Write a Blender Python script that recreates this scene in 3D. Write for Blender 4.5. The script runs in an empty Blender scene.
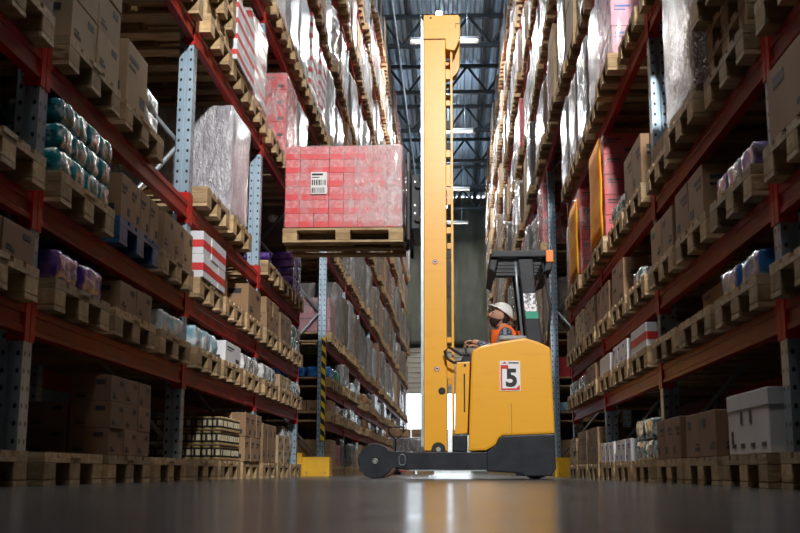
import bpy, bmesh, math, random
from mathutils import Vector, Matrix, noise
random.seed(11)
SC = bpy.context.scene
COL = SC.collection
PI = math.pi

# ------------------------------------------------------------------ materials
def nodes_of(name):
    m = bpy.data.materials.new(name); m.use_nodes = True
    nt = m.node_tree; b = nt.nodes['Principled BSDF']
    return m, nt, b
def N(nt, t, **kw):
    n = nt.nodes.new(t)
    for k, v in kw.items():
        if k in n.inputs: n.inputs[k].default_value = v
        else: setattr(n, k, v)
    return n
def L(nt, a, b): nt.links.new(a, b)
def ramp(nt, fac, stops):
    r = nt.nodes.new('ShaderNodeValToRGB'); e = r.color_ramp.elements
    while len(e) < len(stops): e.new(0.5)
    for i, (p, c) in enumerate(stops):
        e[i].position = p; e[i].color = (*c, 1) if len(c) == 3 else c
    L(nt, fac, r.inputs['Fac']); return r.outputs['Color']
def coords(nt, scale=(1, 1, 1), rnd=True):
    tc = N(nt, 'ShaderNodeTexCoord'); mp = N(nt, 'ShaderNodeMapping')
    mp.inputs['Scale'].default_value = scale
    L(nt, tc.outputs['Object'], mp.inputs['Vector'])
    if rnd:
        oi = N(nt, 'ShaderNodeObjectInfo')
        mu = N(nt, 'ShaderNodeMath', operation='MULTIPLY'); mu.inputs[1].default_value = 37.0
        L(nt, oi.outputs['Random'], mu.inputs[0]); L(nt, mu.outputs[0], mp.inputs['Location'])
    return mp.outputs['Vector']
def mathn(nt, op, a, b=None):
    n = N(nt, 'ShaderNodeMath', operation=op)
    for i, v in enumerate((a, b)):
        if v is None: continue
        if isinstance(v, (int, float)): n.inputs[i].default_value = v
        else: L(nt, v, n.inputs[i])
    return n.outputs[0]
def mixc(nt, fac, a, b, blend='MIX'):
    n = N(nt, 'ShaderNodeMix', data_type='RGBA', blend_type=blend)
    for s, v in ((n.inputs[0], fac), (n.inputs[6], a), (n.inputs[7], b)):
        if isinstance(v, (int, float)): s.default_value = v
        elif isinstance(v, tuple): s.default_value = (*v, 1) if len(v) == 3 else v
        else: L(nt, v, s)
    return n.outputs[2]

def mat(name, col, rough=.6, metal=0.0, col2=None, nscale=6.0, stretch=(1, 1, 1), vary=0.0,
        bump=0.0, bscale=40.0, coat=0.0, lo=.35, hi=.65, detail=4.0, bdist=.02, spec=.5):
    """one surface: two colours of its own mixed by noise, small per-object shift, optional bump"""
    m, nt, b = nodes_of(name)
    b.inputs['Roughness'].default_value = rough; b.inputs['Metallic'].default_value = metal
    b.inputs['Coat Weight'].default_value = coat; b.inputs['Coat Roughness'].default_value = .12
    b.inputs['Specular IOR Level'].default_value = spec
    v = coords(nt, stretch)
    n = N(nt, 'ShaderNodeTexNoise', Scale=nscale, Detail=detail); L(nt, v, n.inputs['Vector'])
    c = ramp(nt, n.outputs['Fac'], [(lo, col), (hi, col2 or tuple(x * .8 for x in col))])
    if vary:
        oi = N(nt, 'ShaderNodeObjectInfo')
        f = mathn(nt, 'ADD', mathn(nt, 'MULTIPLY', oi.outputs['Random'], 2 * vary), 1 - vary)
        hsv = N(nt, 'ShaderNodeHueSaturation'); L(nt, c, hsv.inputs['Color']); L(nt, f, hsv.inputs['Value'])
        c = hsv.outputs['Color']
    L(nt, c, b.inputs['Base Color'])
    if bump:
        n2 = N(nt, 'ShaderNodeTexNoise', Scale=bscale, Detail=3.0); L(nt, v, n2.inputs['Vector'])
        bp = N(nt, 'ShaderNodeBump', Strength=bump, Distance=bdist); L(nt, n2.outputs['Fac'], bp.inputs['Height'])
        L(nt, bp.outputs['Normal'], b.inputs['Normal'])
    return m

def film_over(name, cartons, haze=(.47, .47, .48), amount=.5, row=.16, brick=.3, seam=(.1, .08, .07), rough=.27, second=None, band=None, dirt=.0):
    """stretch film pulled tight over rows of cartons: carton colours show through milky streaks"""
    m, nt, b = nodes_of(name)
    tc = N(nt, 'ShaderNodeTexCoord'); sp = N(nt, 'ShaderNodeSeparateXYZ'); L(nt, tc.outputs['Object'], sp.inputs[0])
    cb = N(nt, 'ShaderNodeCombineXYZ')
    L(nt, mathn(nt, 'ADD', sp.outputs[0], sp.outputs[1]), cb.inputs[0]); L(nt, sp.outputs[2], cb.inputs[1])
    br = N(nt, 'ShaderNodeTexBrick', offset=0.0, offset_frequency=2)
    for k, v in (('Scale', 1.0), ('Brick Width', brick), ('Row Height', row), ('Mortar Size', .006), ('Mortar Smooth', .3)):
        br.inputs[k].default_value = v
    br.inputs['Color1'].default_value = (*cartons, 1); br.inputs['Color2'].default_value = (*(second or tuple(x * .8 for x in cartons)), 1)
    br.inputs['Mortar'].default_value = (*seam, 1)
    L(nt, cb.outputs[0], br.inputs['Vector'])
    base = br.outputs['Color']
    if band:                                   # a printed stripe along the foot of every carton row
        fz = mathn(nt, 'FRACT', mathn(nt, 'DIVIDE', sp.outputs[2], row))
        base = mixc(nt, mathn(nt, 'LESS_THAN', fz, band[0]), base, band[1])
    v = coords(nt, (2.5, 2.5, .8))
    rot = N(nt, 'ShaderNodeMapping'); rot.inputs['Rotation'].default_value = (.5, .4, 0); L(nt, v, rot.inputs['Vector'])
    n = N(nt, 'ShaderNodeTexNoise', Scale=4.0, Detail=6.0, Roughness=.65, Distortion=.8); L(nt, rot.outputs[0], n.inputs['Vector'])
    f = ramp(nt, n.outputs['Fac'], [(.45, (0, 0, 0)), (.68, (1, 1, 1))])
    f = mathn(nt, 'ADD', mathn(nt, 'MULTIPLY', f, amount), amount * .25)
    oi = N(nt, 'ShaderNodeObjectInfo')
    hs = N(nt, 'ShaderNodeHueSaturation'); L(nt, mixc(nt, f, base, haze), hs.inputs['Color'])
    L(nt, mathn(nt, 'ADD', mathn(nt, 'MULTIPLY', oi.outputs['Random'], .5), .7), hs.inputs['Value'])
    L(nt, hs.outputs['Color'], b.inputs['Base Color'])
    b.inputs['Roughness'].default_value = rough; b.inputs['Specular IOR Level'].default_value = .5
    b.inputs['Coat Weight'].default_value = .15; b.inputs['Coat Roughness'].default_value = .14
    n2 = N(nt, 'ShaderNodeTexNoise', Scale=17.0, Detail=4.0, Distortion=1.5); L(nt, rot.outputs[0], n2.inputs['Vector'])
    bp = N(nt, 'ShaderNodeBump', Strength=1.0, Distance=.045); L(nt, n2.outputs['Fac'], bp.inputs['Height'])
    L(nt, bp.outputs['Normal'], b.inputs['Normal'])
    return m

def clear_film(name, dens=.35, lo=.4, hi=.7, more=0.0):
    """more: how much painted haze, in place of sheen, builds up towards the +x end"""
    m, nt, b = nodes_of(name)
    b.inputs['Base Color'].default_value = (.80, .80, .82, 1); b.inputs['Roughness'].default_value = .14
    b.inputs['Coat Weight'].default_value = .5
    tr = N(nt, 'ShaderNodeBsdfTransparent'); mx = N(nt, 'ShaderNodeMixShader')
    v = coords(nt, (2.2, 2.2, 1.2))
    n = N(nt, 'ShaderNodeTexNoise', Scale=3.2, Detail=6.0, Roughness=.6, Distortion=1.2); L(nt, v, n.inputs['Vector'])
    fac = n.outputs['Fac']
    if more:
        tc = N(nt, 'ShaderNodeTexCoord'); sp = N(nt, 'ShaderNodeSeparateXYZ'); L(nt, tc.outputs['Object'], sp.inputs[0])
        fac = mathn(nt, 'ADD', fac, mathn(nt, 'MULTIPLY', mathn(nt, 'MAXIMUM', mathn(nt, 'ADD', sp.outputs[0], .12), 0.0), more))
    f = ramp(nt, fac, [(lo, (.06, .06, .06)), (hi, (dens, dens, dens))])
    L(nt, f, mx.inputs[0]); L(nt, tr.outputs[0], mx.inputs[1]); L(nt, b.outputs[0], mx.inputs[2])
    n2 = N(nt, 'ShaderNodeTexNoise', Scale=10.0, Detail=4.0, Distortion=1.0); L(nt, v, n2.inputs['Vector'])
    bp = N(nt, 'ShaderNodeBump', Strength=.8, Distance=.04); L(nt, n2.outputs['Fac'], bp.inputs['Height'])
    L(nt, bp.outputs['Normal'], b.inputs['Normal'])
    L(nt, mx.outputs[0], nt.nodes['Material Output'].inputs['Surface'])
    return m

def galvanised_post(name):
    """zinc steel with the rows of punched slots an upright has every 75 mm"""
    m, nt, b = nodes_of(name)
    tc = N(nt, 'ShaderNodeTexCoord'); sp = N(nt, 'ShaderNodeSeparateXYZ'); L(nt, tc.outputs['Object'], sp.inputs[0])
    sn = N(nt, 'ShaderNodeSeparateXYZ'); L(nt, tc.outputs['Normal'], sn.inputs[0])
    ax = mathn(nt, 'ABSOLUTE', sp.outputs[0])
    fz = mathn(nt, 'MULTIPLY', mathn(nt, 'SUBTRACT', mathn(nt, 'FRACT', mathn(nt, 'DIVIDE', sp.outputs[2], .075)), .5), .055)
    d1 = mathn(nt, 'ABSOLUTE', mathn(nt, 'SUBTRACT', ax, .020)); d2 = mathn(nt, 'ABSOLUTE', mathn(nt, 'SUBTRACT', ax, .086))
    side = mathn(nt, 'MINIMUM', d1, d2)
    front = mathn(nt, 'ABSOLUTE', mathn(nt, 'SUBTRACT', mathn(nt, 'ABSOLUTE', sp.outputs[1]), .026))
    isside = mathn(nt, 'GREATER_THAN', mathn(nt, 'ABSOLUTE', sn.outputs[1]), .7)
    mx = N(nt, 'ShaderNodeMix', data_type='FLOAT'); L(nt, isside, mx.inputs[0]); L(nt, front, mx.inputs[2]); L(nt, side, mx.inputs[3])
    r2 = mathn(nt, 'ADD', mathn(nt, 'POWER', fz, 2.0), mathn(nt, 'POWER', mx.outputs[0], 2.0))
    hole = mathn(nt, 'LESS_THAN', r2, .0085 ** 2)
    v = coords(nt, (1, 1, .3)); n = N(nt, 'ShaderNodeTexNoise', Scale=9.0, Detail=5.0); L(nt, v, n.inputs['Vector'])
    c = ramp(nt, n.outputs['Fac'], [(.3, (.26, .36, .45)), (.7, (.42, .54, .65))])
    L(nt, mixc(nt, hole, c, (.01, .01, .012)), b.inputs['Base Color'])
    L(nt, mathn(nt, 'SUBTRACT', .55, mathn(nt, 'MULTIPLY', hole, .55)), b.inputs['Metallic'])
    b.inputs['Roughness'].default_value = .42
    return m

def stripes(name, a, c, pitch=.16):
    m, nt, b = nodes_of(name)
    tc = N(nt, 'ShaderNodeTexCoord'); sp = N(nt, 'ShaderNodeSeparateXYZ'); L(nt, tc.outputs['Object'], sp.inputs[0])
    s = mathn(nt, 'ADD', mathn(nt, 'ADD', sp.outputs[0], sp.outputs[1]), sp.outputs[2])
    f = mathn(nt, 'LESS_THAN', mathn(nt, 'FRACT', mathn(nt, 'DIVIDE', s, pitch)), .5)
    L(nt, mixc(nt, f, a, c), b.inputs['Base Color']); b.inputs['Roughness'].default_value = .5
    return m

def plaid(name):
    m, nt, b = nodes_of(name)
    v = coords(nt, (1, 1, 1), False)
    ck = N(nt, 'ShaderNodeTexChecker', Scale=34.0); L(nt, v, ck.inputs['Vector'])
    ck.inputs['Color1'].default_value = (.02, .025, .05, 1); ck.inputs['Color2'].default_value = (.22, .22, .27, 1)
    L(nt, ck.outputs['Color'], b.inputs['Base Color']); b.inputs['Roughness'].default_value = .9
    return m

def glow(name, col, s):
    m, nt, b = nodes_of(name)
    b.inputs['Base Color'].default_value = (*col, 1)
    b.inputs['Emission Color'].default_value = (*col, 1); b.inputs['Emission Strength'].default_value = s
    return m

M = {
 'wood': mat('pallet_pine', (.49, .355, .20), .75, col2=(.31, .20, .10), nscale=5, stretch=(1, 6, 6), vary=.28, bump=.25, bscale=30),
 'wood_block': mat('pallet_block', (.46, .325, .17), .8, col2=(.31, .195, .09), nscale=9, vary=.3, bump=.3, bscale=25),
 'blue_plastic': mat('blue_pallet_plastic', (.03, .11, .26), .45, col2=(.02, .07, .19)),
 'red': mat('beam_red_paint', (.42, .016, .010), .45, col2=(.31, .012, .008), nscale=5, bump=.05, vary=.12, spec=.25),
 'red_conn': mat('connector_red_paint', (.46, .016, .010), .42, col2=(.36, .012, .008), nscale=9, spec=.3),
 'post': galvanised_post('galvanised_upright'),
 'zinc': mat('zinc_steel', (.46, .52, .57), .4, metal=.55, nscale=12),
 'steel': mat('bare_steel', (.55, .56, .58), .35, metal=.8, nscale=12),
 'floor': None,
 'card': mat('kraft_cardboard', (.33, .20, .105), .8, col2=(.27, .16, .085), nscale=3, vary=.16, bump=.06),
 'card_dark': mat('dark_cardboard', (.25, .14, .08), .8, col2=(.20, .11, .06), nscale=3, vary=.14),
 'card_pale': mat('pale_cardboard', (.46, .335, .20), .8, col2=(.39, .28, .165), nscale=3, vary=.12),
 'card_white': mat('white_carton', (.68, .69, .73), .6, col2=(.60, .61, .66), nscale=3, vary=.08),
 'card_red': mat('red_carton', (.62, .045, .055), .45, col2=(.50, .03, .04), nscale=4, vary=.08),
 'orange_sheen': mat('painted_orange_reflection', (1.0, .50, .03), .6, col2=(.90, .28, .015), nscale=3, stretch=(1, 1, 2), vary=.06, spec=.08),  # saturated orange painted in place of a reflection in the film
 'card_pink': mat('pink_carton', (.70, .33, .42), .5, col2=(.58, .22, .33), nscale=4, vary=.1),
 'tape': mat('packing_tape', (.50, .36, .21), .3, nscale=10),
 'ink': mat('black_print', (.03, .03, .035), .7),
 'ink_red': mat('red_print', (.60, .03, .03), .6),
 'ink_blue': mat('blue_print', (.06, .15, .45), .6),
 'paper': mat('white_paper', (.80, .80, .80), .7, col2=(.74, .74, .74)),
 'teal': mat('teal_pack_film', (.01, .22, .28), .25, col2=(.62, .72, .72), nscale=12, vary=.2, lo=.52, hi=.62, bump=.5, bscale=22, coat=.5),
 'purple': mat('purple_pack_film', (.06, .02, .22), .22, col2=(.20, .10, .42), nscale=10, vary=.12, lo=.45, hi=.65, bump=.5, bscale=24, coat=.5),
 'lilac': mat('lilac_pack_film', (.16, .10, .36), .25, col2=(.50, .48, .55), nscale=12, vary=.12, lo=.45, hi=.6, bump=.5, bscale=24, coat=.4),
 'skyblue': mat('light_blue_pack_film', (.22, .48, .62), .22, col2=(.75, .8, .84), nscale=11, vary=.12, lo=.42, hi=.6, bump=.5, bscale=22, coat=.5),
 'blue': mat('blue_bag_film', (.015, .10, .42), .22, col2=(.05, .26, .68), nscale=9, vary=.1, bump=.6, bscale=16, coat=.5),
 'green': mat('green_bag_film', (.02, .26, .16), .25, col2=(.1, .42, .3), nscale=9, bump=.5, bscale=18, coat=.4),
 'motley': mat('printed_pack_film', (.70, .72, .72), .25, col2=(.10, .22, .22), nscale=18, lo=.48, hi=.56, bump=.5, bscale=20, coat=.5),
 'white_film': mat('crumpled_white_film', (.72, .73, .75), .16, col2=(.30, .30, .31), nscale=9, vary=.15, lo=.35, hi=.65, bump=1.0, bscale=14, coat=.8, bdist=.06),
 'tin': mat('tin_gold', (.48, .38, .17), .35, metal=.3, nscale=10),
 'tin_dark': mat('tin_black', (.025, .022, .02), .35, nscale=10),
 'tin_label': mat('tin_cream_label', (.62, .56, .38), .5, nscale=20),
 'yellow': mat('truck_yellow_paint', (.80, .385, .02), .36, col2=(.73, .34, .02), nscale=7, stretch=(.35, 1, 2.5), lo=.56, hi=.80, detail=8, vary=.0, coat=.15, bump=.03, bscale=6),
 'guard_yellow': mat('guard_yellow_paint', (.95, .55, .02), .45, col2=(.86, .45, .02), nscale=6),
 'dark': mat('truck_anthracite_paint', (.012, .015, .020), .46, col2=(.021, .025, .032), nscale=7, spec=.28, coat=.0, bump=.08, bscale=20),
 'black': mat('black_rubber', (.012, .012, .013), .6, bump=.1),
 'rubber_rim': mat('polyurethane_tyre', (.10, .045, .03), .5),
 'grey_pad': mat('grey_vinyl', (.30, .31, .32), .55),
 'orange': mat('orange_reflector', (.95, .24, .02), .25, coat=.6),
 'green_label': mat('green_sticker', (.0, .32, .20), .4),
 'silver_label': mat('silver_scuffed_sticker', (.62, .62, .64), .3, metal=.5, col2=(.12, .12, .13), nscale=30, lo=.45, hi=.55),
 'hazard': stripes('hazard_tape', (.80, .58, .02), (.015, .015, .015)),
 'skin': mat('skin', (.52, .29, .20), .55, col2=(.47, .25, .17), nscale=8, spec=.3),
 'hair': mat('dark_hair', (.018, .012, .010), .7, bump=.3, bscale=80),
 'eye': mat('eye_white', (.75, .73, .70), .3),
 'vest': mat('orange_vest_cloth', (.95, .17, .02), .7, col2=(.86, .13, .015), nscale=6, bump=.2, bscale=14),
 'shirt': plaid('dark_plaid_shirt'),
 'trousers': mat('navy_trousers', (.03, .035, .06), .85, bump=.2),
 'helmet': mat('white_helmet', (.82, .82, .80), .3, col2=(.78, .78, .76), coat=.4),
 'ceil': mat('roof_deck_steel', (.52, .66, .80), .4, metal=.1, col2=(.46, .58, .70), nscale=2),
 'truss': mat('dark_truss_steel', (.07, .085, .10), .5, metal=.2),
 'wall': mat('dark_wall_cladding', (.07, .072, .075), .7),
 'far_wall': mat('olive_wall_panel', (.27, .29, .25), .75, col2=(.23, .25, .215), nscale=1.5),
 'sheet': mat('green_grey_tarpaulin', (.30, .315, .25), .55, col2=(.23, .245, .20), nscale=1.2, bump=.2, bscale=3),
 'shutter': mat('shutter_slats', (.60, .55, .46), .5, col2=(.52, .48, .40)),
 'outside': mat('pale_render', (.62, .60, .55), .9),
 'lamp': glow('lamp_glow', (1.0, .97, .92), 30.0),
 'lamp_body': mat('lamp_white_metal', (.72, .73, .74), .4),
}
# wrapped loads: film over cartons of several colours
FILM = {
 'silver': film_over('film_silver', (.15, .145, .14), amount=.85, row=.22, brick=.4, rough=.23, seam=(.16, .15, .14)),
 'bright': film_over('film_bright_silver', (.36, .34, .40), amount=.9, row=.3, brick=.4, haze=(.66, .66, .70), rough=.2, seam=(.3, .29, .33)),
 'white': film_over('film_white', (.34, .34, .35), amount=.6, row=.2, brick=.4, rough=.2, seam=(.3, .3, .3)),
 'kraft': film_over('film_kraft', (.25, .155, .085), amount=.42, row=.24, brick=.4, rough=.24),
 'grey': film_over('film_grey', (.11, .11, .115), amount=.75, row=.18, brick=.3, rough=.16),
 'red': film_over('film_red', (.62, .05, .07), amount=.45, row=.14, brick=.2, second=(.52, .04, .06), seam=(.4, .2, .2)),
 'stripe': film_over('film_stripe', (.66, .62, .58), amount=.3, row=.15, brick=.3, band=(.42, (.58, .03, .03)), seam=(.4, .3, .3)),
 'pink': film_over('film_pink', (.62, .28, .34), amount=.7, row=.2, brick=.3, haze=(.46, .40, .40)),
 'blush': film_over('film_blush', (.25, .17, .15), amount=.85, row=.5, brick=.8, haze=(.40, .34, .32), rough=.3),
}
M['floor'] = None

# ------------------------------------------------------------------ mesh helper
class MB:
    def __init__(s): s.bm = bmesh.new(); s.mats = []
    def mi(s, m):
        if m not in s.mats: s.mats.append(m)
        return s.mats.index(m)
    def _setm(s, faces, m):
        i = s.mi(m)
        for f in faces: f.material_index = i
    def box(s, x0, x1, y0, y1, z0, z1, m, bev=0.0, mtx=None):
        v = [s.bm.verts.new((x, y, z)) for x in (x0, x1) for y in (y0, y1) for z in (z0, z1)]
        if mtx:
            for q in v: q.co = mtx @ q.co
        F = [s.bm.faces.new([v[i] for i in q]) for q in ((0, 1, 3, 2), (4, 6, 7, 5), (0, 4, 5, 1), (2, 3, 7, 6), (0, 2, 6, 4), (1, 5, 7, 3))]
        s._setm(F, m)
        if bev:
            es = list({e for f in F for e in f.edges})
            r = bmesh.ops.bevel(s.bm, geom=es, offset=bev, segments=2, affect='EDGES', profile=.6)
            s._setm([f for f in r['faces']], m)
        return s
    def prism(s, pts, lo, hi, m, axis='y', bev=0.0):
        """outline in the plane across AXIS, pushed from lo to hi"""
        mk = {'y': lambda a, b, t: (a, t, b), 'x': lambda a, b, t: (t, a, b), 'z': lambda a, b, t: (a, b, t)}[axis]
        A = [s.bm.verts.new(mk(a, b, lo)) for a, b in pts]; B = [s.bm.verts.new(mk(a, b, hi)) for a, b in pts]
        n = len(pts)
        F = [s.bm.faces.new([A[i], A[(i + 1) % n], B[(i + 1) % n], B[i]]) for i in range(n)]
        F += [s.bm.faces.new(A[::-1]), s.bm.faces.new(B)]
        s._setm(F, m)
        bmesh.ops.recalc_face_normals(s.bm, faces=F)
        if bev:
            es = list({e for f in F[-2:] for e in f.edges})
            r = bmesh.ops.bevel(s.bm, geom=es, offset=bev, segments=2, affect='EDGES', profile=.6)
            s._setm(r['faces'], m)
        return s
    def tube(s, pts, r, m, n=8, closed=False):
        P = [Vector(p) for p in pts]; rings = []
        for i, p in enumerate(P):
            if closed: t = P[(i + 1) % len(P)] - P[i - 1]
            else: t = P[min(i + 1, len(P) - 1)] - P[max(i - 1, 0)]
            t.normalize(); a = t.cross(Vector((0, 0, 1)) if abs(t.z) < .9 else Vector((1, 0, 0))).normalized(); b = t.cross(a)
            rr = r[i] if isinstance(r, (list, tuple)) else r
            rings.append([s.bm.verts.new(p + rr * (math.cos(2 * PI * k / n) * a + math.sin(2 * PI * k / n) * b)) for k in range(n)])
        F = []
        for i in range(len(P) if closed else len(P) - 1):
            A, B = rings[i], rings[(i + 1) % len(P)]
            F += [s.bm.faces.new([A[k], A[(k + 1) % n], B[(k + 1) % n], B[k]]) for k in range(n)]
        for f in F: f.smooth = True
        if not closed: F += [s.bm.faces.new(rings[0][::-1]), s.bm.faces.new(rings[-1])]
        s._setm(F, m); bmesh.ops.recalc_face_normals(s.bm, faces=F)
        return s
    def lathe(s, prof, m, c=(0, 0, 0), axis='z', n=24, mats=None):
        """profile (radius, height) spun about AXIS at c"""
        mk = {'z': lambda r, h, a: (c[0] + r * math.cos(a), c[1] + r * math.sin(a), c[2] + h),
              'y': lambda r, h, a: (c[0] + r * math.cos(a), c[1] + h, c[2] + r * math.sin(a)),
              'x': lambda r, h, a: (c[0] + h, c[1] + r * math.cos(a), c[2] + r * math.sin(a))}[axis]
        R = [[s.bm.verts.new(mk(max(r, 1e-4), h, 2 * PI * k / n)) for k in range(n)] for r, h in prof]
        allF = []
        for i in range(len(R) - 1):
            F = [s.bm.faces.new([R[i][k], R[i][(k + 1) % n], R[i + 1][(k + 1) % n], R[i + 1][k]]) for k in range(n)]
            s._setm(F, mats[i] if mats else m); allF += F
        F = [s.bm.faces.new(R[0][::-1]), s.bm.faces.new(R[-1])]
        s._setm(F, mats[0] if mats else m); allF += F
        bmesh.ops.recalc_face_normals(s.bm, faces=allF)
        return s
    def soft(s, x0, x1, y0, y1, z0, z1, m, n=(6, 6, 6), rnd=.12, bulge=.0, jit=.0, freq=5.0, seed=0, flat_bottom=True):
        """a stuffed or wrapped block: grid box with rounded corners, swollen faces and crumpled skin"""
        cx, cy, cz = (x0 + x1) / 2, (y0 + y1) / 2, (z0 + z1) / 2
        hx, hy, hz = (x1 - x0) / 2, (y1 - y0) / 2, (z1 - z0) / 2
        r = min(hx, hy, hz) * rnd * 2
        cache = {}
        def vert(u, v, w):
            k = (round(u, 4), round(v, 4), round(w, 4))
            if k in cache: return cache[k]
            if rnd < .1: u, v, w = (math.copysign(1 - (1 - abs(t)) ** 2.1, t) for t in (u, v, w))     # more rows near the edges
            p = Vector((u * hx, v * hy, w * hz))
            q = Vector((max(-hx + r, min(hx - r, p.x)), max(-hy + r, min(hy - r, p.y)), max(-hz + r, min(hz - r, p.z))))
            d = p - q
            if d.length > 1e-9:
                e = d.normalized() * r
                p = q + e
            sw = bulge * (1 - u * u) * (1 - v * v) + bulge * (1 - u * u) * (1 - w * w) + bulge * (1 - v * v) * (1 - w * w)
            nd = Vector((u if abs(u) > .98 else 0, v if abs(v) > .98 else 0, w if abs(w) > .98 else 0))
            if nd.length: nd.normalize()
            p += nd * sw * .5
            if jit: p += noise.noise_vector(Vector((p.x * freq + seed * 7.3, p.y * freq, p.z * freq))) * jit
            if flat_bottom and w <= -.99: p.z = -hz
            p.z = max(p.z, -hz)
            cache[k] = s.bm.verts.new((p.x + cx, p.y + cy, p.z + cz)); return cache[k]
        F = []
        for ax in range(3):
            a, b = [(1, 2), (0, 2), (0, 1)][ax]
            for sg in (-1, 1):
                for i in range(n[a]):
                    for j in range(n[b]):
                        qs = []
                        for di, dj in ((0, 0), (1, 0), (1, 1), (0, 1)):
                            c = [0, 0, 0]; c[ax] = sg; c[a] = -1 + 2 * (i + di) / n[a]; c[b] = -1 + 2 * (j + dj) / n[b]
                            qs.append(vert(*c))
                        F.append(s.bm.faces.new(qs))
        for f in F: f.smooth = True
        s._setm(F, m); bmesh.ops.recalc_face_normals(s.bm, faces=F)
        return s
    def mesh(s, name):
        me = bpy.data.meshes.new(name); s.bm.to_mesh(me); s.bm.free()
        for m in s.mats: me.materials.append(m)
        return me
    def build(s, name, parent=None, loc=(0, 0, 0), rot=(0, 0, 0)):
        return put(name, s.mesh(name), parent, loc, rot)

def put(name, me, parent=None, loc=(0, 0, 0), rot=(0, 0, 0)):
    o = bpy.data.objects.new(name, me); COL.objects.link(o)
    o.location = loc; o.rotation_euler = rot
    if parent: o.parent = parent
    return o
LABELS = {}
def tag(o, label, cat, group=None):
    o['label'] = label; o['category'] = cat
    if group: o['group'] = group
    LABELS.setdefault(label.lower(), []).append(o.name)
    return o
def thing(name, label, cat, loc=(0, 0, 0), rz=0.0, group=None):
    o = put(name, None, None, loc, (0, 0, rz)); return tag(o, label, cat, group)
def structure(o): o['kind'] = 'structure'; return o
def child_copy(src, parent):
    c = src.copy(); COL.objects.link(c); c.parent = parent; return c

# ------------------------------------------------------------------ camera (a 50 mm lens laid almost on the floor)
CAM = Vector((0, 0, .066))
RX = Vector((0.99883641, 0.04813642, 0.00295012))      # right, up, forward in world axes (x right, y along the aisle, z up)
RU = Vector((0.00584331, -0.18151689, 0.98337047))
RF = Vector((-0.04787143, 0.98220899, 0.18158696))
cam = bpy.data.cameras.new('camera'); co = bpy.data.objects.new('camera', cam); COL.objects.link(co)
co.matrix_world = Matrix(((RX.x, RU.x, -RF.x, CAM.x), (RX.y, RU.y, -RF.y, CAM.y), (RX.z, RU.z, -RF.z, CAM.z), (0, 0, 0, 1)))
cam.sensor_width = 36; cam.lens = 49.99; cam.clip_end = 200; cam.clip_start = .05
cam.dof.use_dof = True; cam.dof.focus_distance = 10.7; cam.dof.aperture_fstop = 5.0
SC.camera = co
def in_view(x0, x1, y0, y1, z0, z1, pad=6):
    """does the camera's frame reach this block, and how large (pixels squared) does it show"""
    us, vs = [], []
    for x in (x0, x1):
        for y in (y0, y1):
            for z in (z0, z1):
                d = Vector((x, y, z)) - CAM; w = d.dot(RF)
                if w < .3: return 0
                us.append(400 + 1111 * d.dot(RX) / w); vs.append(266.5 - 1111 * d.dot(RU) / w)
    a = max(0, min(806, max(us)) - max(-6, min(us))); b = max(0, min(539, max(vs)) - max(-6, min(vs)))
    return a * b

# ------------------------------------------------------------------ layout of the racking
BAY = 2.8
Y0 = 1.92                                     # first upright in the row
DECK = [0, .77, 1.265, 1.92, 3.23, 4.57, 6.05, 7.55, 9.05, 10.5]
ROOM = [.44, .19, .36, .95, .95, 1.1, 1.1, 1.1, 1.1, 1.15]      # height free above a pallet
FACE = {'left': -1.847, 'right': 1.385}
SGN = {'left': -1, 'right': 1}                # direction away from the aisle
NBAY = 15
TUNNEL = 4                                    # this bay is left open at the bottom: the cross-aisle
ORD = ['', 'first', 'second', 'third', 'fourth', 'fifth', 'sixth', 'seventh', 'eighth', 'ninth', 'tenth']
def bayword(side, k):
    if k < TUNNEL: return ['nearest', 'second', 'third', 'fourth'][k] + ' ' + side + ' bay'
    if k == TUNNEL: return side + ' bay over cross-aisle'
    return ORD[k - TUNNEL] + ' ' + side + ' bay past cross-aisle'
def levelword(l): return 'floor' if l == 0 else ORD[l] + ' shelf'
POS = ['near', 'middle', 'far']

def post_mesh(sg, h=12.1):
    w, n = .05, .036
    pr = [(0, -w), (.040, -w), (.044, -n), (.062, -n), (.066, -w), (.105, -w), (.105, w), (.066, w), (.062, n), (.044, n), (.040, w), (0, w)]
    b = MB(); b.prism([(sg * u, v) for u, v in pr], 0.006, h, M['post'], 'z')
    b.box(min(-sg * .01, sg * .12), max(-sg * .01, sg * .12), -.07, .07, 0, .006, M['zinc'])
    return b.mesh('upright_post')
def brace_mesh(sg, h=11.8):
    b = MB(); a, c = sg * .09, sg * 1.01; z = .25; k = 0
    for zz in (.25,): b.tube([(a, 0, zz), (c, 0, zz)], .018, M['zinc'], 6)
    while z < h - 1.2:
        p, q = (a, c) if k % 2 == 0 else (c, a)
        b.tube([(p, 0, z), (q, 0, z + 1.05)], .018, M['zinc'], 6); z += 1.05; k += 1
    return b.mesh('brace_lattice')
def beam_mesh(sg, inner=False):
    l = BAY - .112
    b = MB(); d = sg
    pr = [(0, .0), (d * .012, -.0), (d * .05, 0), (d * .05, .12), (d * .012, .12), (d * .012, .118), (0, .118), (0, .085), (d * .008, .08), (d * .008, .03), (0, .022)]
    b.prism(pr, .056, .056 + l, M['red'], 'y')
    return b.mesh('shelf_beam')
def conn_mesh(sg, end):
    """hooked end plate, wrapped round the front corner of the upright"""
    b = MB(); s = sg
    def bx(u0, u1, v0, v1, z0, z1): b.box(min(s * u0, s * u1), max(s * u0, s * u1), v0, v1, z0, z1, M['red_conn'])
    if end == 0:
        bx(-.007, -.001, .006, .0565, -.035, .185); bx(-.001, .075, .0505, .0565, -.035, .185)
    else:
        y = BAY
        bx(-.007, -.001, y - .0565, y - .006, -.035, .185); bx(-.001, .075, y - .0565, y - .0505, -.035, .185)
    return b.mesh('beam_connector')
RACK = {}
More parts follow.
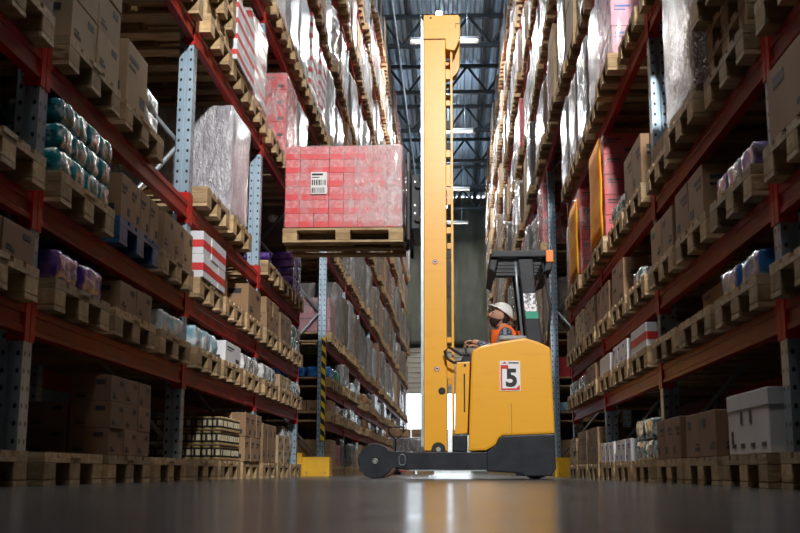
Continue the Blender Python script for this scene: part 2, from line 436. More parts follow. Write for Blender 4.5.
for sd, sg in SGN.items():
    RACK[sd] = dict(post=post_mesh(sg), rear=post_mesh(sg), brace=brace_mesh(sg), beam=beam_mesh(sg), c0=conn_mesh(sg, 0), c1=conn_mesh(sg, 1))

def build_racks():
    for sd, sg in SGN.items():
        for k in range(NBAY):
            y = Y0 + BAY * k
            R = RACK[sd]
            side_of = {'left': 'beside the raised red load', 'right': 'behind the operator'}[sd]
            root = thing('pallet_rack', f'red-beamed pallet racking with grey uprights, {bayword(sd, k)}', 'pallet rack', (FACE[sd], y, 0), 0, sd + ' row of pallet racking')
            ends = [0] + ([BAY] if k == NBAY - 1 else [])
            for e in ends:
                p = put('upright_post', R['post'], root, (0, e, 0)); q = put('upright_post', R['post'], root, (sg * .995, e, 0))
                put('brace_lattice', R['brace'], root, (0, e, 0))
            for l in range(1, 10):
                if k == TUNNEL and l < 5: continue
                zb = DECK[l] - .12
                if k < 3 and not in_view(FACE[sd], FACE[sd] + sg * 1.1, y, y + BAY, zb, zb + .2): continue
                for dx, rr in ((0, 0), (sg * 1.1, PI)):
                    if rr: bo = put('shelf_beam', RACK['right' if sd == 'left' else 'left']['beam'], root, (dx, 0, zb))
                    else:
                        bo = put('shelf_beam', R['beam'], root, (0, 0, zb))
                        if k < 7:
                            put('beam_connector', R['c0'], bo); put('beam_connector', R['c1'], bo)
            if k == TUNNEL + 1 and sd == 'left':
                b = MB(); b.box(-.052, .004, -.058, -.052, .5, 1.97, M['hazard']); b.box(.001, .006, -.052, .05, .5, 1.97, M['hazard'])
                b.build('hazard_strip', root)['label'] = 'black and yellow hazard strip'
build_racks()

# ------------------------------------------------------------------ pallets (1.2 deep from the aisle, 0.8 along it)
PW, PD, PH = .8, 1.2, .144
BW = [.145, .1, .145, .1, .145]; BYS = [-.3275, -.17, 0, .17, .3275]
def deck_bm(b, m):
    for w, y in zip(BW, BYS):
        j = random.uniform(-.004, .004); b.box(-.6 + j, .6 + j, y - w / 2, y + w / 2, .122, .144, m)
    for x in (-.5275, 0, .5275): b.box(x - .0725, x + .0725, -.4, .4, .1, .1215, m)
def make_pallet_set(wood, block):
    b = MB(); deck_bm(b, wood); deck = b.mesh('top_deck')
    b = MB(); b.box(-.0725, .0725, -.072, .072, .0225, .0995, block, .006); blk = b.mesh('block')
    b = MB(); b.box(-.0725, .0725, -.05, .05, .0225, .0995, block, .006); blk2 = b.mesh('block')
    b = MB(); b.box(-.6, .6, -.05, .05, 0, .022, wood); bot = b.mesh('bottom_board')
    b = MB(); b.box(-.6, .6, -.072, .072, 0, .022, wood); bot2 = b.mesh('bottom_board')
    b = MB(); deck_bm(b, wood)
    for y, w in ((-.328, .072), (0, .072), (.328, .072)):
        b.box(-.6, .6, y - w, y + w, 0, .022, wood)
        for x in (-.5275, 0, .5275): b.box(x - .0725, x + .0725, y - w, y + w, .0225, .0995, block)
    return deck, blk, blk2, bot, bot2, b.mesh('wooden_pallet')
PAL = {'wood': make_pallet_set(M['wood'], M['wood_block']), 'blue': make_pallet_set(M['blue_plastic'], M['blue_plastic'])}
def pallet(loc, label, group=None, detailed=True, kind='wood', name='wooden_pallet', rz=0.0):
    deck, blk, blk2, bot, bot2, one = PAL[kind]
    if not detailed:
        return tag(put(name, one, None, loc, (0, 0, rz)), label, 'pallet', group)
    r = thing(name, label, 'pallet', loc, rz, group)
    put('top_deck', deck, r)
    for y in (-.328, 0, .328):
        put('bottom_board', bot2, r, (0, y, 0))
        for x in (-.5275, 0, .5275): put('block', blk, r, (x, y, 0), (0, 0, random.choice((0, PI))))
    return r
SHIFT = {}                                    # pallets set down short of their place
def slot_xyz(sd, k, l, p, over=.07):
    """centre of a pallet place on the rack"""
    x = FACE[sd] + SGN[sd] * (PD / 2 - over)
    return x, Y0 + BAY * k + .5 + .9 * p + SHIFT.get((sd, k, l, p), 0), (DECK[l] + .002)

# ------------------------------------------------------------------ goods
def shared(key, make, cache={}):
    if key not in cache: cache[key] = make()
    return cache[key]
def carton_mesh(sx, sy, sz, m, printed=True, flaps=False, tape=False):
    b = MB(); b.box(-sx / 2, sx / 2, -sy / 2, sy / 2, 0, sz, m, min(sx, sy, sz) * .02)
    return b.mesh('cardboard_box')
def print_mesh(sx, sy, sz, style):
    """printed marks on the four sides: blocks, lines and arrows too worn to read"""
    b = MB(); e = .0012; ink = {'k': M['ink'], 'r': M['ink_red'], 'b': M['ink_blue']}[style[0]]
    for s in (-1, 1):
        def on_y(u0, u1, w0, w1): b.box(u0 * sx - sx / 2, u1 * sx - sx / 2, min(s * sy / 2, s * (sy / 2 + e)), max(s * sy / 2, s * (sy / 2 + e)), w0 * sz, w1 * sz, ink)
        def on_x(u0, u1, w0, w1): b.box(min(s * sx / 2, s * (sx / 2 + e)), max(s * sx / 2, s * (sx / 2 + e)), u0 * sy - sy / 2, u1 * sy - sy / 2, w0 * sz, w1 * sz, ink)
        for f in (on_y, on_x):
            if style[1] == '1': f(.62, .86, .68, .84); f(.12, .38, .15, .22); f(.12, .30, .27, .31)
            elif style[1] == '2': f(.10, .55, .70, .78); f(.10, .42, .58, .63); f(.66, .9, .12, .3)
            else: f(.0, 1.0, .30, .62)
    return b.mesh('printed_lettering')
def tape_mesh(sx, sy, sz):
    b = MB(); w = min(.028, sx * .1); e = .001
    b.box(-w, w, -sy / 2 - e, sy / 2 + e, sz, sz + e, M['tape'])
    for s in (-1, 1): b.box(-w, w, min(s * sy / 2, s * (sy / 2 + e)), max(s * sy / 2, s * (sy / 2 + e)), sz * .7, sz, M['tape'])
    return b.mesh('packing_tape')
def carton(loc, size, m, label, group, mark='k1', taped=True, rz=0.0, name='cardboard_box'):
    key = (size, m.name)
    o = put(name, shared(('c',) + key, lambda: carton_mesh(*size, m)), None, loc, (0, 0, rz))
    if mark: put('printed_lettering', shared(('p',) + key + (mark,), lambda: print_mesh(*size, mark)), o)
    if taped: put('packing_tape', shared(('t',) + key, lambda: tape_mesh(*size)), o)
    return tag(o, label, 'box', group)
DEPTH = ['aisle row', 'second row', 'third row', 'fourth row']
LAY = {1: [''], 2: ['bottom', 'top'], 3: ['bottom', 'middle', 'top'], 4: ['bottom', 'second up', 'third up', 'top'], 5: ['bottom', 'second up', 'third up', 'fourth up', 'top']}
def along(i, n): return '' if n == 1 else [['near', 'far'], ['near', 'mid', 'far'], ['near', 'second', 'third', 'far']][n - 2][i]
def where(sd, k, l, p): return f'{POS[p]} pallet, {levelword(l)}, {bayword(sd, k)}'
def commas(*a): return ', '.join(x for x in a if x)
def stack(sd, k, l, p, n, size, m, desc, mark='k1', layers=None, top=None, inset=.0, gap=.009, taped=True, over=.07, skip=(), base=None, yoff=0.0, name=None, jit=.003):
    """cartons piled on a pallet, every one an object: n = (from the aisle inwards, along the aisle, layers)"""
    x, y, z = slot_xyz(sd, k, l, p, over); sg = SGN[sd]
    nx, ny, nz = n; sx, sy, sz = size
    xe = FACE[sd] - sg * (over - inset); ys = y - (ny * (sy + gap) - gap) / 2 + sy / 2 + yoff
    z0 = (z + PH if base is None else base) + .002
    for i in range(nx):
        for j in range(ny):
            top_n = nz if layers is None else layers[min(i, len(layers) - 1)]
            for q in range(top_n):
                if (i, j, q) in skip: continue
                lab = commas(desc, LAY[nz][q], DEPTH[i] if nx > 1 else '', along(j, ny), where(sd, k, l, p))
                jx = random.uniform(-jit, jit)
                nm_ = name or {'white_carton': 'white_carton', 'red_carton': 'red_carton'}.get(m.name, 'cardboard_box')
                carton((xe + sg * (sx / 2 + i * (sx + gap) + .008) + jx, ys + j * (sy + gap), z0 + q * (sz + .0015)), size, m, lab, f'{desc} pile, {where(sd, k, l, p)}', mark, taped, name=nm_)
def pack_mesh(sx, sy, sz, m, seed=0, j=.018):
    b = MB(); b.soft(-sx / 2, sx / 2, -sy / 2, sy / 2, 0, sz, m, (9, 9, 6), .16, .008, j * 1.2, 16, seed)
    for v in b.bm.verts:                       # neighbours press each other flat
        v.co.x = max(-sx * .53, min(sx * .53, v.co.x)); v.co.y = max(-sy * .53, min(sy * .53, v.co.y)); v.co.z = min(v.co.z, sz)
    return b.mesh('shrink_pack')
def packs(sd, k, l, p, n, size, m, desc, name='shrink_wrapped_pack', cat='pack', jit=.012, over=.07, layers=None, base=None, tilt=.012, yoff=0.0):
    x, y, z = slot_xyz(sd, k, l, p, over); sg = SGN[sd]; nx, ny, nz = n; sx, sy, sz = size
    xe = FACE[sd] - sg * over; ys = y - (ny * sy) / 2 + sy / 2 + yoff
    z0 = (z + PH if base is None else base) + .003
    for i in range(nx):
        for jx in range(ny):
            for q in range(nz if layers is None else layers[min(i, len(layers) - 1)]):
                lab = commas(desc, LAY[nz][q], DEPTH[i] if nx > 1 else '', along(jx, ny), where(sd, k, l, p))
                sc = .91
                me = shared(('k', size, m.name, (i + jx + q) % 3), lambda: pack_mesh(sx * sc, sy * sc, sz * .97, m, (i + jx + q) % 3, min(size) * .07))
                o = put(name, me, None, (xe + sg * (sx / 2 + i * sx + .012), ys + jx * sy, z0 + q * (sz + .003)), (0, 0, random.uniform(-tilt, tilt)))
                tag(o, lab, cat, f'{desc} pile, {where(sd, k, l, p)}')
def wrapped_mesh(h, film, seed, w=.78, d=1.16, loose=.022):
    b = MB(); b.soft(-d / 2, d / 2, -w / 2, w / 2, 0, h, film, (9, 9, 12), .05, .006, loose, 5.5, seed); return b.mesh('wrapped_load')
def crumple_mesh(h, m, seed, w=.7, d=1.05):
    b = MB(); b.soft(-d / 2, d / 2, -w / 2, w / 2, 0, h, m, (14, 14, 10), .3, .03, .06, 6.0, seed); return b.mesh('crumpled_load')

USED = set()
def P(sd, k, l, p, what, kind='wood', over=.07, name=None):
    """an individual pallet on its place"""
    USED.add((sd, k, l, p))
    x, y, z = slot_xyz(sd, k, l, p, over)
    nm = name or ('wooden_pallet' if kind == 'wood' else 'plastic_pallet')
    ad = 'wooden' if kind == 'wood' else 'blue plastic'
    return pallet((x, y, z), f'{ad} pallet {what}, {POS[p]} place, {levelword(l)}, {bayword(sd, k)}', 'pallets in the racking', Y0 + BAY * k < 13.0, kind, nm)
def wrapped(sd, k, l, p, h, film, desc, over=.07, seed=None, w=.78, name='wrapped_load', label=None):
    x, y, z = slot_xyz(sd, k, l, p, over)
    s = random.randrange(4) if seed is None else seed
    me = shared(('w', round(h, 2), film, s, w), lambda: wrapped_mesh(h, FILM[film], s, w))
    o = put(name, me, None, (x, y, z + PH + .002), (0, 0, random.uniform(-.008, .008)))
    return tag(o, commas(desc, POS[p] + ' place', levelword(l), bayword(sd, k)), 'wrapped load', 'film-wrapped pallet loads')
def crumpled(sd, k, l, p, h, m, desc, seed=0, over=.05):
    x, y, z = slot_xyz(sd, k, l, p, over)
    o = put('crumpled_film_bundle', shared(('cr', h, m.name, seed), lambda: crumple_mesh(h, m, seed)), None, (x, y, z + PH + .002))
    return tag(o, commas(desc, POS[p] + ' place', levelword(l), bayword(sd, k)), 'film bundle', 'crumpled film bundles')
def unit_load(loc, label, nx, ny, nz, size, m, film, sheet=None, mark=None, m_side=None, group='film-wrapped pallet loads', topfilm=True, shell=.012, foot_band=None):
    """cartons strapped together by clear film: one thing; x = into the rack, y = along the aisle"""
    r = thing('wrapped_load', label, 'wrapped load', loc, 0, group)
    sx, sy, sz = size; X, Y, Z = nx * sx, ny * sy, nz * sz
    b = MB(); b.box(-sx / 2 + .002, sx / 2 - .002, -sy / 2 + .002, sy / 2 - .002, .001, sz - .002, m, .004)
    if foot_band:
        e = .001; a, c, mm = foot_band
        for s in (-1, 1):
            b.box(-sx / 2 + .003, sx / 2 - .003, min(s * (sy / 2 - .002), s * (sy / 2 - .002 + e)), max(s * (sy / 2 - .002), s * (sy / 2 - .002 + e)), a * sz, c * sz, mm)
            b.box(min(s * (sx / 2 - .002), s * (sx / 2 - .002 + e)), max(s * (sx / 2 - .002), s * (sx / 2 - .002 + e)), -sy / 2 + .003, sy / 2 - .003, a * sz, c * sz, mm)
    me = b.mesh('carton')
    mk = print_mesh(sx - .004, sy - .004, sz, mark) if mark else None
    cnt = 0
    for q in range(nz):
        for i in range(nx):
            for j in range(ny):
                if 0 < i < nx - 1 and 0 < j < ny - 1 and q < nz - 1: continue
                c = put('carton', me, r, (-X / 2 + sx * (i + .5) + random.uniform(-.002, .002), -Y / 2 + sy * (j + .5) + random.uniform(-.002, .002), sz * q)); cnt += 1
                if mk: put('printed_lettering', mk, c)
    if film:
        b = MB(); e = shell; b.soft(-X / 2 - e, X / 2 + e, -Y / 2 - e, Y / 2 + e, -.004, Z + e, film, (12, 12, 14), .05, .0, .012, 6, 3, True); b.build('stretch_film', r)['label'] = 'clear stretch film'
    return r

# ---- the left row, bays nearest the camera -------------------------------------------------
lf, rt = 'left', 'right'
def empties(sd, k, l, ps, what='without goods'):
    for p in ps: P(sd, k, l, p, what)
# floor
empties(lf, 0, 0, [2]); P(lf, 1, 0, 0, 'without goods, dark boards'); P(lf, 1, 0, 1, 'under brown cartons'); P(lf, 1, 0, 2, 'without goods')
stack(lf, 1, 0, 1, (4, 3, 3), (.215, .25, .136), M['card_dark'], 'dark brown carton', 'k1', layers=[3, 2, 2, 2], taped=False)
P(lf, 2, 0, 0, 'without goods, torn film'); P(lf, 2, 0, 1, 'under black and gold tins'); P(lf, 2, 0, 2, 'under tall cartons')
stack(lf, 2, 0, 2, (2, 3, 2), (.30, .25, .205), M['card'], 'brown carton', 'k2', over=.09)
for p in range(3): P(lf, 3, 0, p, ['under upright cartons', 'under mixed cartons', 'under crumpled film'][p])
stack(lf, 3, 0, 0, (2, 3, 1), (.30, .25, .36), M['card'], 'tall brown carton', 'k1')
stack(lf, 3, 0, 1, (2, 2, 2), (.30, .36, .14), M['card_pale'], 'pale brown carton', 'k2')
crumpled(lf, 3, 0, 2, .42, M['white_film'], 'crumpled clear film over goods', 1)
# tins: three trays of black and gold tins
def tins():
    prof = [(.034, 0), (.036, .004), (.036, .012), (.035, .014), (.035, .030), (.0352, .031), (.0352, .074), (.035, .075), (.035, .088), (.036, .090), (.036, .098), (.033, .1)]
    mm = [M['tin'], M['tin'], M['tin'], M['tin_dark'], M['tin_dark'], M['tin_label'], M['tin_dark'], M['tin_dark'], M['tin'], M['tin'], M['tin']]
    b = MB(); b.lathe(prof, M['tin'], n=24, mats=mm)
    kl, kd = b.mi(M['tin_label']), b.mi(M['tin_dark'])
    for f in b.bm.faces:
        if f.material_index == kl:
            c = f.calc_center_median(); a = math.degrees(math.atan2(c.y, c.x)) % 90
            if not 12 < a < 82: f.material_index = kd
    me = b.mesh('food_tin')
    x, y, z = slot_xyz(lf, 2, 0, 1)
    xe = FACE[lf] + .07 - .045; ye = y - .36
    for q in range(3):
        zz = z + PH + .003 + q * .112
        b = MB(); b.box(-.47, .47, -.39, .39, 0, .006, M['card_dark'])
        tag(b.build('cardboard_tray', None, (xe - .43, y, zz)), f'flat cardboard tray holding tins, {LAY[3][q]} of three, third left bay floor', 'tray', 'trays of tins')
        for i in range(11):
            for j in range(10):
                if i and j: continue
                o = put('food_tin', me, None, (xe - i * .078, ye + j * .0795, zz + .0065), (0, 0, random.uniform(-.25, .25)))
                w = 'corner by aisle' if i == 0 and j == 0 else (f'{ORD[i]} along front from aisle corner' if j == 0 else f'{ORD[j]} along aisle edge from corner')
                tag(o, f'black and gold tin, {LAY[3][q]} tray, {w}', 'tin', 'stacked black and gold tins')
tins()
# first shelf
P(lf, 0, 1, 2, 'under a dark carton'); stack(lf, 0, 1, 2, (2, 2, 1), (.36, .34, .14), M['card_dark'], 'dark brown carton')
P(lf, 1, 1, 0, 'under purple packs'); packs(lf, 1, 1, 0, (2, 2, 1), (.38, .37, .15), M['purple'], 'purple shiny pack')
P(lf, 1, 1, 1, 'under two brown cartons'); stack(lf, 1, 1, 1, (2, 2, 1), (.40, .30, .155), M['card'], 'brown carton', 'k1')
P(lf, 1, 1, 2, 'under light blue packs'); packs(lf, 1, 1, 2, (2, 2, 1), (.34, .30, .14), M['skyblue'], 'light blue pack')
P(lf, 2, 1, 0, 'under blue-white packs'); packs(lf, 2, 1, 0, (2, 3, 1), (.34, .25, .16), M['skyblue'], 'blue-white pack')
P(lf, 2, 1, 1, 'under a white carton'); stack(lf, 2, 1, 1, (2, 1, 1), (.42, .62, .16), M['card_white'], 'white carton', 'k2')
P(lf, 2, 1, 2, 'under silvery packs'); packs(lf, 2, 1, 2, (2, 3, 1), (.34, .25, .15), M['white_film'], 'silvery pack')
for p in range(3):
    P(lf, 3, 1, p, ['under silvery packs', 'under small cartons', 'under clear packs'][p])
packs(lf, 3, 1, 0, (2, 3, 1), (.34, .25, .16), M['white_film'], 'silvery pack')
stack(lf, 3, 1, 1, (2, 3, 1), (.34, .24, .13), M['card_pale'], 'small pale carton')
packs(lf, 3, 1, 2, (2, 3, 1), (.34, .25, .15), M['motley'], 'clear-wrapped pack')
# second shelf
P(lf, 0, 2, 2, 'without goods')
P(lf, 1, 2, 0, 'under teal packs'); packs(lf, 1, 2, 0, (3, 4, 3), (.30, .195, .118), M['teal'], 'teal and white pack', layers=[3, 3, 2])
P(lf, 1, 2, 1, 'under cartons', 'blue'); stack(lf, 1, 2, 1, (2, 4, 1), (.36, .185, .24), M['card'], 'upright brown carton', 'k2', taped=False)
P(lf, 1, 2, 2, 'under brown cartons'); stack(lf, 1, 2, 2, (2, 3, 1), (.36, .25, .24), M['card'], 'brown carton', 'k1')
P(lf, 2, 2, 0, 'under red-banded cartons')
stack(lf, 2, 2, 0, (2, 3, 2), (.36, .25, .165), M['card_white'], 'red-banded white carton', 'r3', taped=False, over=.09)
P(lf, 2, 2, 1, 'under dark carton'); stack(lf, 2, 2, 1, (2, 2, 1), (.40, .36, .30), M['card_dark'], 'dark brown carton', 'k2', inset=.14)
P(lf, 2, 2, 2, 'under large carton'); stack(lf, 2, 2, 2, (2, 1, 1), (.46, .62, .27), M['card'], 'large brown carton', 'k1')
for p in range(3): P(lf, 3, 2, p, ['under brown cartons', 'under low cartons', 'under mixed packs'][p])
stack(lf, 3, 2, 0, (2, 2, 2), (.38, .36, .15), M['card'], 'flat brown carton', 'k1')
stack(lf, 3, 2, 1, (2, 2, 1), (.38, .36, .28), M['card_dark'], 'square brown carton', 'k2')
packs(lf, 3, 2, 2, (2, 2, 2), (.38, .34, .14), M['motley'], 'printed wrapped pack')
# third shelf
P(lf, 0, 3, 2, 'under dark cartons'); stack(lf, 0, 3, 2, (2, 2, 2), (.42, .36, .26), M['card_dark'], 'dark brown carton')
P(lf, 1, 3, 0, 'under tall carton pile'); stack(lf, 1, 3, 0, (2, 2, 4), (.40, .36, .21), M['card_pale'], 'buff carton', 'k1')
P(lf, 1, 3, 1, 'under printed cartons and blue-white bags'); stack(lf, 1, 3, 1, (2, 1, 1), (.38, .40, .35), M['card_pale'], 'printed buff carton', 'k2', yoff=-.19)
packs(lf, 1, 3, 1, (2, 1, 2), (.40, .36, .12), M['skyblue'], 'blue-white bag', name='filled_bag', cat='bag', yoff=.2); USED.add((lf, 1, 3, 2))
P(lf, 2, 3, 0, 'without goods, pale boards', over=.10)
P(lf, 2, 3, 1, 'under silver load', over=.11)
wrapped(lf, 2, 3, 1, .93, 'bright', 'tall silver film-wrapped load', over=.10, seed=1)
USED.add((lf, 2, 3, 2))
P(lf, 3, 3, 2, 'under purple packs'); packs(lf, 3, 3, 2, (3, 2, 5), (.26, .36, .088), M['purple'], 'purple pack', over=.06)
P(lf, 3, 3, 0, 'without goods'); P(lf, 3, 3, 1, 'without goods')
# fourth shelf
P(lf, 1, 4, 1, 'under buff cartons'); P(lf, 1, 4, 2, 'under buff cartons')
stack(lf, 1, 4, 1, (2, 2, 2), (.42, .36, .28), M['card'], 'brown carton'); stack(lf, 1, 4, 2, (2, 2, 2), (.42, .36, .26), M['card_pale'], 'buff carton')
x, y, z = slot_xyz(lf, 2, 4, 0); P(lf, 2, 4, 0, 'bottom of empty pallet pile', over=.08)
for q in range(1, 6):
    pallet((x + random.uniform(-.03, .05), y + random.uniform(-.02, .02), z + q * (PH + .0015)), f'wooden pallet {ORD[q + 1]} up in empty pallet pile, third left bay', 'empty pallet pile')
P(lf, 2, 4, 1, 'under red-striped cartons'); stack(lf, 2, 4, 1, (2, 3, 4), (.40, .25, .135), M['card_white'], 'red-striped white carton', 'r3', taped=False, over=.1)
x, y, z = slot_xyz(lf, 2, 4, 1)
bigbox = carton((FACE[lf] - .25, y, z + PH + .55), (.46, .70, .33), M['card_pale'], 'large buff carton with white label on red-striped pile, third left bay', None, None)
b = MB(); b.box(-.08, .10, -.3515, -.350, .05, .2, M['paper']); b.build('paper_label', bigbox)
P(lf, 2, 4, 2, 'under red-striped load'); wrapped(lf, 2, 4, 2, .85, 'stripe', 'red-striped film-wrapped load', seed=0)
P(lf, 3, 4, 0, 'without goods'); P(lf, 3, 4, 1, 'under red load', over=.1)
x, y, z = slot_xyz(lf, 3, 4, 1, .1)
FILM_CLEAR = clear_film('clear_stretch_film', .62, .40, .72)
unit_load((x, y, z + PH + .006), 'red and pink film-wrapped cartons, middle place, fourth shelf, fourth left bay', 4, 3, 5, (.285, .255, .182), M['card_red'], FILM_CLEAR, mark='k2')
P(lf, 3, 4, 2, 'under grey load'); wrapped(lf, 3, 4, 2, .93, 'silver', 'silver film-wrapped load', over=.1)

# ---- the right row, bays nearest the camera ------------------------------------------------
empties(rt, 0, 0, [2])
P(rt, 1, 0, 0, 'under white carton'); 
x, y, z = slot_xyz(rt, 1, 0, 0)
wb = carton((FACE[rt] - .07 + .28, y, z + PH + .003), (.50, .72, .275), M['card_white'], 'big white carton with two hand holes, floor, second right bay', None, None, False)
b = MB()
for yy in (-.06, .10): b.box(-.252, -.2505, yy - .02, yy + .02, .14, .20, M['ink'])
for yy in (-.3, -.12, .06, .22): b.box(-.252, -.2505, yy, yy + .07, .03, .05, M['ink'])
b.box(-.252, -.2505, .26, .3, .05, .11, M['ink']); b.build('printed_lettering', wb)
b = MB(); b.box(-.253, .253, -.363, .363, .205, .282, M['card_white'], .004); b.build('carton_lid', wb)
P(rt, 1, 0, 1, 'under brown cartons'); stack(rt, 1, 0, 1, (2, 2, 1), (.42, .37, .235), M['card_dark'], 'brown carton', 'k1')
P(rt, 1, 0, 2, 'under upright cartons'); stack(rt, 1, 0, 2, (2, 3, 1), (.36, .25, .245), M['card_dark'], 'upright brown carton', 'k2')
P(rt, 2, 0, 0, 'under printed packs'); packs(rt, 2, 0, 0, (2, 2, 2), (.40, .37, .145), M['motley'], 'colourful printed pack')
P(rt, 2, 0, 1, 'under white-blue cartons'); stack(rt, 2, 0, 1, (2, 3, 1), (.38, .25, .17), M['card_white'], 'blue-printed white carton', 'b2', taped=False)
P(rt, 2, 0, 2, 'under white cartons'); stack(rt, 2, 0, 2, (2, 3, 1), (.38, .25, .17), M['card_white'], 'small white carton', 'b1', taped=False)
for p in range(3): P(rt, 3, 0, p, 'under brown cartons')
stack(rt, 3, 0, 0, (2, 2, 2), (.40, .37, .165), M['card'], 'brown carton', 'k1'); stack(rt, 3, 0, 1, (2, 3, 1), (.36, .25, .33), M['card'], 'tall brown carton', 'k2')
stack(rt, 3, 0, 2, (2, 2, 2), (.38, .36, .14), M['card_pale'], 'pale carton', 'k1')
# first shelf
P(rt, 0, 1, 2, 'without goods')
P(rt, 1, 1, 0, 'under blue bags'); packs(rt, 1, 1, 0, (2, 2, 1), (.42, .38, .13), M['blue'], 'blue plastic bag', name='filled_bag', cat='bag')
P(rt, 1, 1, 1, 'under brown carton'); stack(rt, 1, 1, 1, (1, 1, 1), (.50, .50, .15), M['card'], 'flat brown carton', 'k1', inset=.1)
P(rt, 1, 1, 2, 'without goods')
P(rt, 2, 1, 0, 'under red-white carton'); stack(rt, 2, 1, 0, (2, 2, 1), (.40, .33, .17), M['card_white'], 'red-banded white carton', 'r3', taped=False)
P(rt, 2, 1, 1, 'under white cartons'); stack(rt, 2, 1, 1, (2, 3, 1), (.38, .25, .16), M['card_white'], 'white carton', 'b1', taped=False)
P(rt, 2, 1, 2, 'under white cartons'); stack(rt, 2, 1, 2, (2, 2, 1), (.38, .33, .15), M['card_white'], 'plain white carton', None, taped=False)
for p in range(3): P(rt, 3, 1, p, ['under brown cartons', 'under silvery packs', 'under white packs'][p])
stack(rt, 3, 1, 0, (2, 2, 1), (.40, .36, .16), M['card'], 'brown carton'); packs(rt, 3, 1, 1, (2, 3, 1), (.36, .25, .15), M['white_film'], 'silvery pack'); packs(rt, 3, 1, 2, (2, 3, 1), (.36, .25, .15), M['motley'], 'white printed pack')
# second shelf
P(rt, 0, 2, 2, 'under large carton'); stack(rt, 0, 2, 2, (2, 1, 1), (.50, .62, .30), M['card'], 'large brown carton', 'k1')
P(rt, 1, 2, 0, 'under lilac packs'); packs(rt, 1, 2, 0, (2, 3, 2), (.36, .25, .12), M['lilac'], 'lilac and grey pack', layers=[1, 2])
P(rt, 1, 2, 1, 'under brown cartons'); stack(rt, 1, 2, 1, (2, 2, 1), (.40, .36, .27), M['card'], 'brown carton', 'k2', yoff=.03)
P(rt, 1, 2, 2, 'under brown cartons'); stack(rt, 1, 2, 2, (2, 2, 1), (.40, .36, .25), M['card'], 'brown carton', 'k1', yoff=-.02)
P(rt, 2, 2, 0, 'under small packs'); packs(rt, 2, 2, 0, (1, 2, 1), (.2, .2, .1), M['motley'], 'small white pack')
P(rt, 2, 2, 1, 'under brown cartons'); stack(rt, 2, 2, 1, (2, 1, 2), (.44, .62, .155), M['card'], 'wide brown carton', 'k1')
P(rt, 2, 2, 2, 'under grey cartons'); stack(rt, 2, 2, 2, (2, 3, 1), (.38, .25, .27), M['card_dark'], 'greyish brown carton', 'k2')
for p in range(3): P(rt, 3, 2, p, 'under brown cartons')
stack(rt, 3, 2, 0, (2, 2, 2), (.40, .36, .15), M['card'], 'brown carton'); stack(rt, 3, 2, 1, (2, 2, 2), (.40, .36, .15), M['card_pale'], 'pale carton'); stack(rt, 3, 2, 2, (2, 2, 1), (.40, .36, .25), M['card'], 'brown carton')
# third shelf
x, y, z = slot_xyz(rt, 1, 3, 0); P(rt, 1, 3, 0, 'bottom of empty pallet pile')
for q in range(1, 5): pallet((x + random.uniform(-.05, .03), y, z + q * (PH + .0015)), f'wooden pallet {ORD[q + 1]} up in empty pallet pile, second right bay', 'empty pallet pile')
P(rt, 0, 3, 2, 'under dark carton'); stack(rt, 0, 3, 2, (2, 2, 2), (.42, .36, .25), M['card_dark'], 'dark brown carton')
P(rt, 1, 3, 1, 'under pinkish wrapped load', over=.11)
wrapped(rt, 1, 3, 1, .95, 'blush', 'pinkish white film-wrapped load', over=.12, seed=2)
P(rt, 1, 3, 2, 'under torn film and cartons'); stack(rt, 1, 3, 2, (2, 2, 1), (.40, .36, .16), M['card'], 'film-draped brown carton', None, inset=.04)
P(rt, 2, 3, 0, 'under brown cartons'); stack(rt, 2, 3, 0, (2, 2, 1), (.42, .38, .36), M['card'], 'tall brown carton', 'k2')
P(rt, 2, 3, 1, 'under small packs'); packs(rt, 2, 3, 1, (2, 2, 1), (.30, .30, .18), M['motley'], 'white and green pack')
def two_tone(sd, k, l, p, label, film, nz=5, over=.1, sz=.182):
    x, y, z = slot_xyz(sd, k, l, p, over)
    r = unit_load((x, y, z + PH + .006), label, 4, 3, nz, (.285, .255, sz), M['card_red'], film, mark='k2')
    return r
FILM_THIN = clear_film('thin_stretch_film', .45, .46, .74)
P(rt, 2, 3, 2, 'under red load with orange reflection', over=.1)
r = two_tone(rt, 2, 3, 2, 'red film-wrapped cartons with painted orange reflection, third right bay', FILM_THIN)
b = MB(); b.soft(-.604, -.590, -.375, .375, .01, .88, M['orange_sheen'], (2, 8, 8), .3, .0, .008, 5, 1); b.build('orange_reflection_sheet', r)['label'] = 'painted orange reflection on the aisle face'  # thin sheet carrying the painted orange reflection of the film
P(rt, 3, 3, 0, 'without goods'); P(rt, 3, 3, 1, 'under red load with orange reflection', over=.1); P(rt, 3, 3, 2, 'under pink load')
r = two_tone(rt, 3, 3, 1, 'red film-wrapped cartons with painted orange reflection, fourth right bay', FILM_THIN)
b = MB(); b.soft(-.604, -.590, -.375, .375, .01, .80, M['orange_sheen'], (2, 8, 8), .3, .0, .008, 5, 2); b.build('orange_reflection_sheet', r)['label'] = 'painted orange reflection on the aisle face'
wrapped(rt, 3, 3, 2, .85, 'pink', 'pink film-wrapped load')
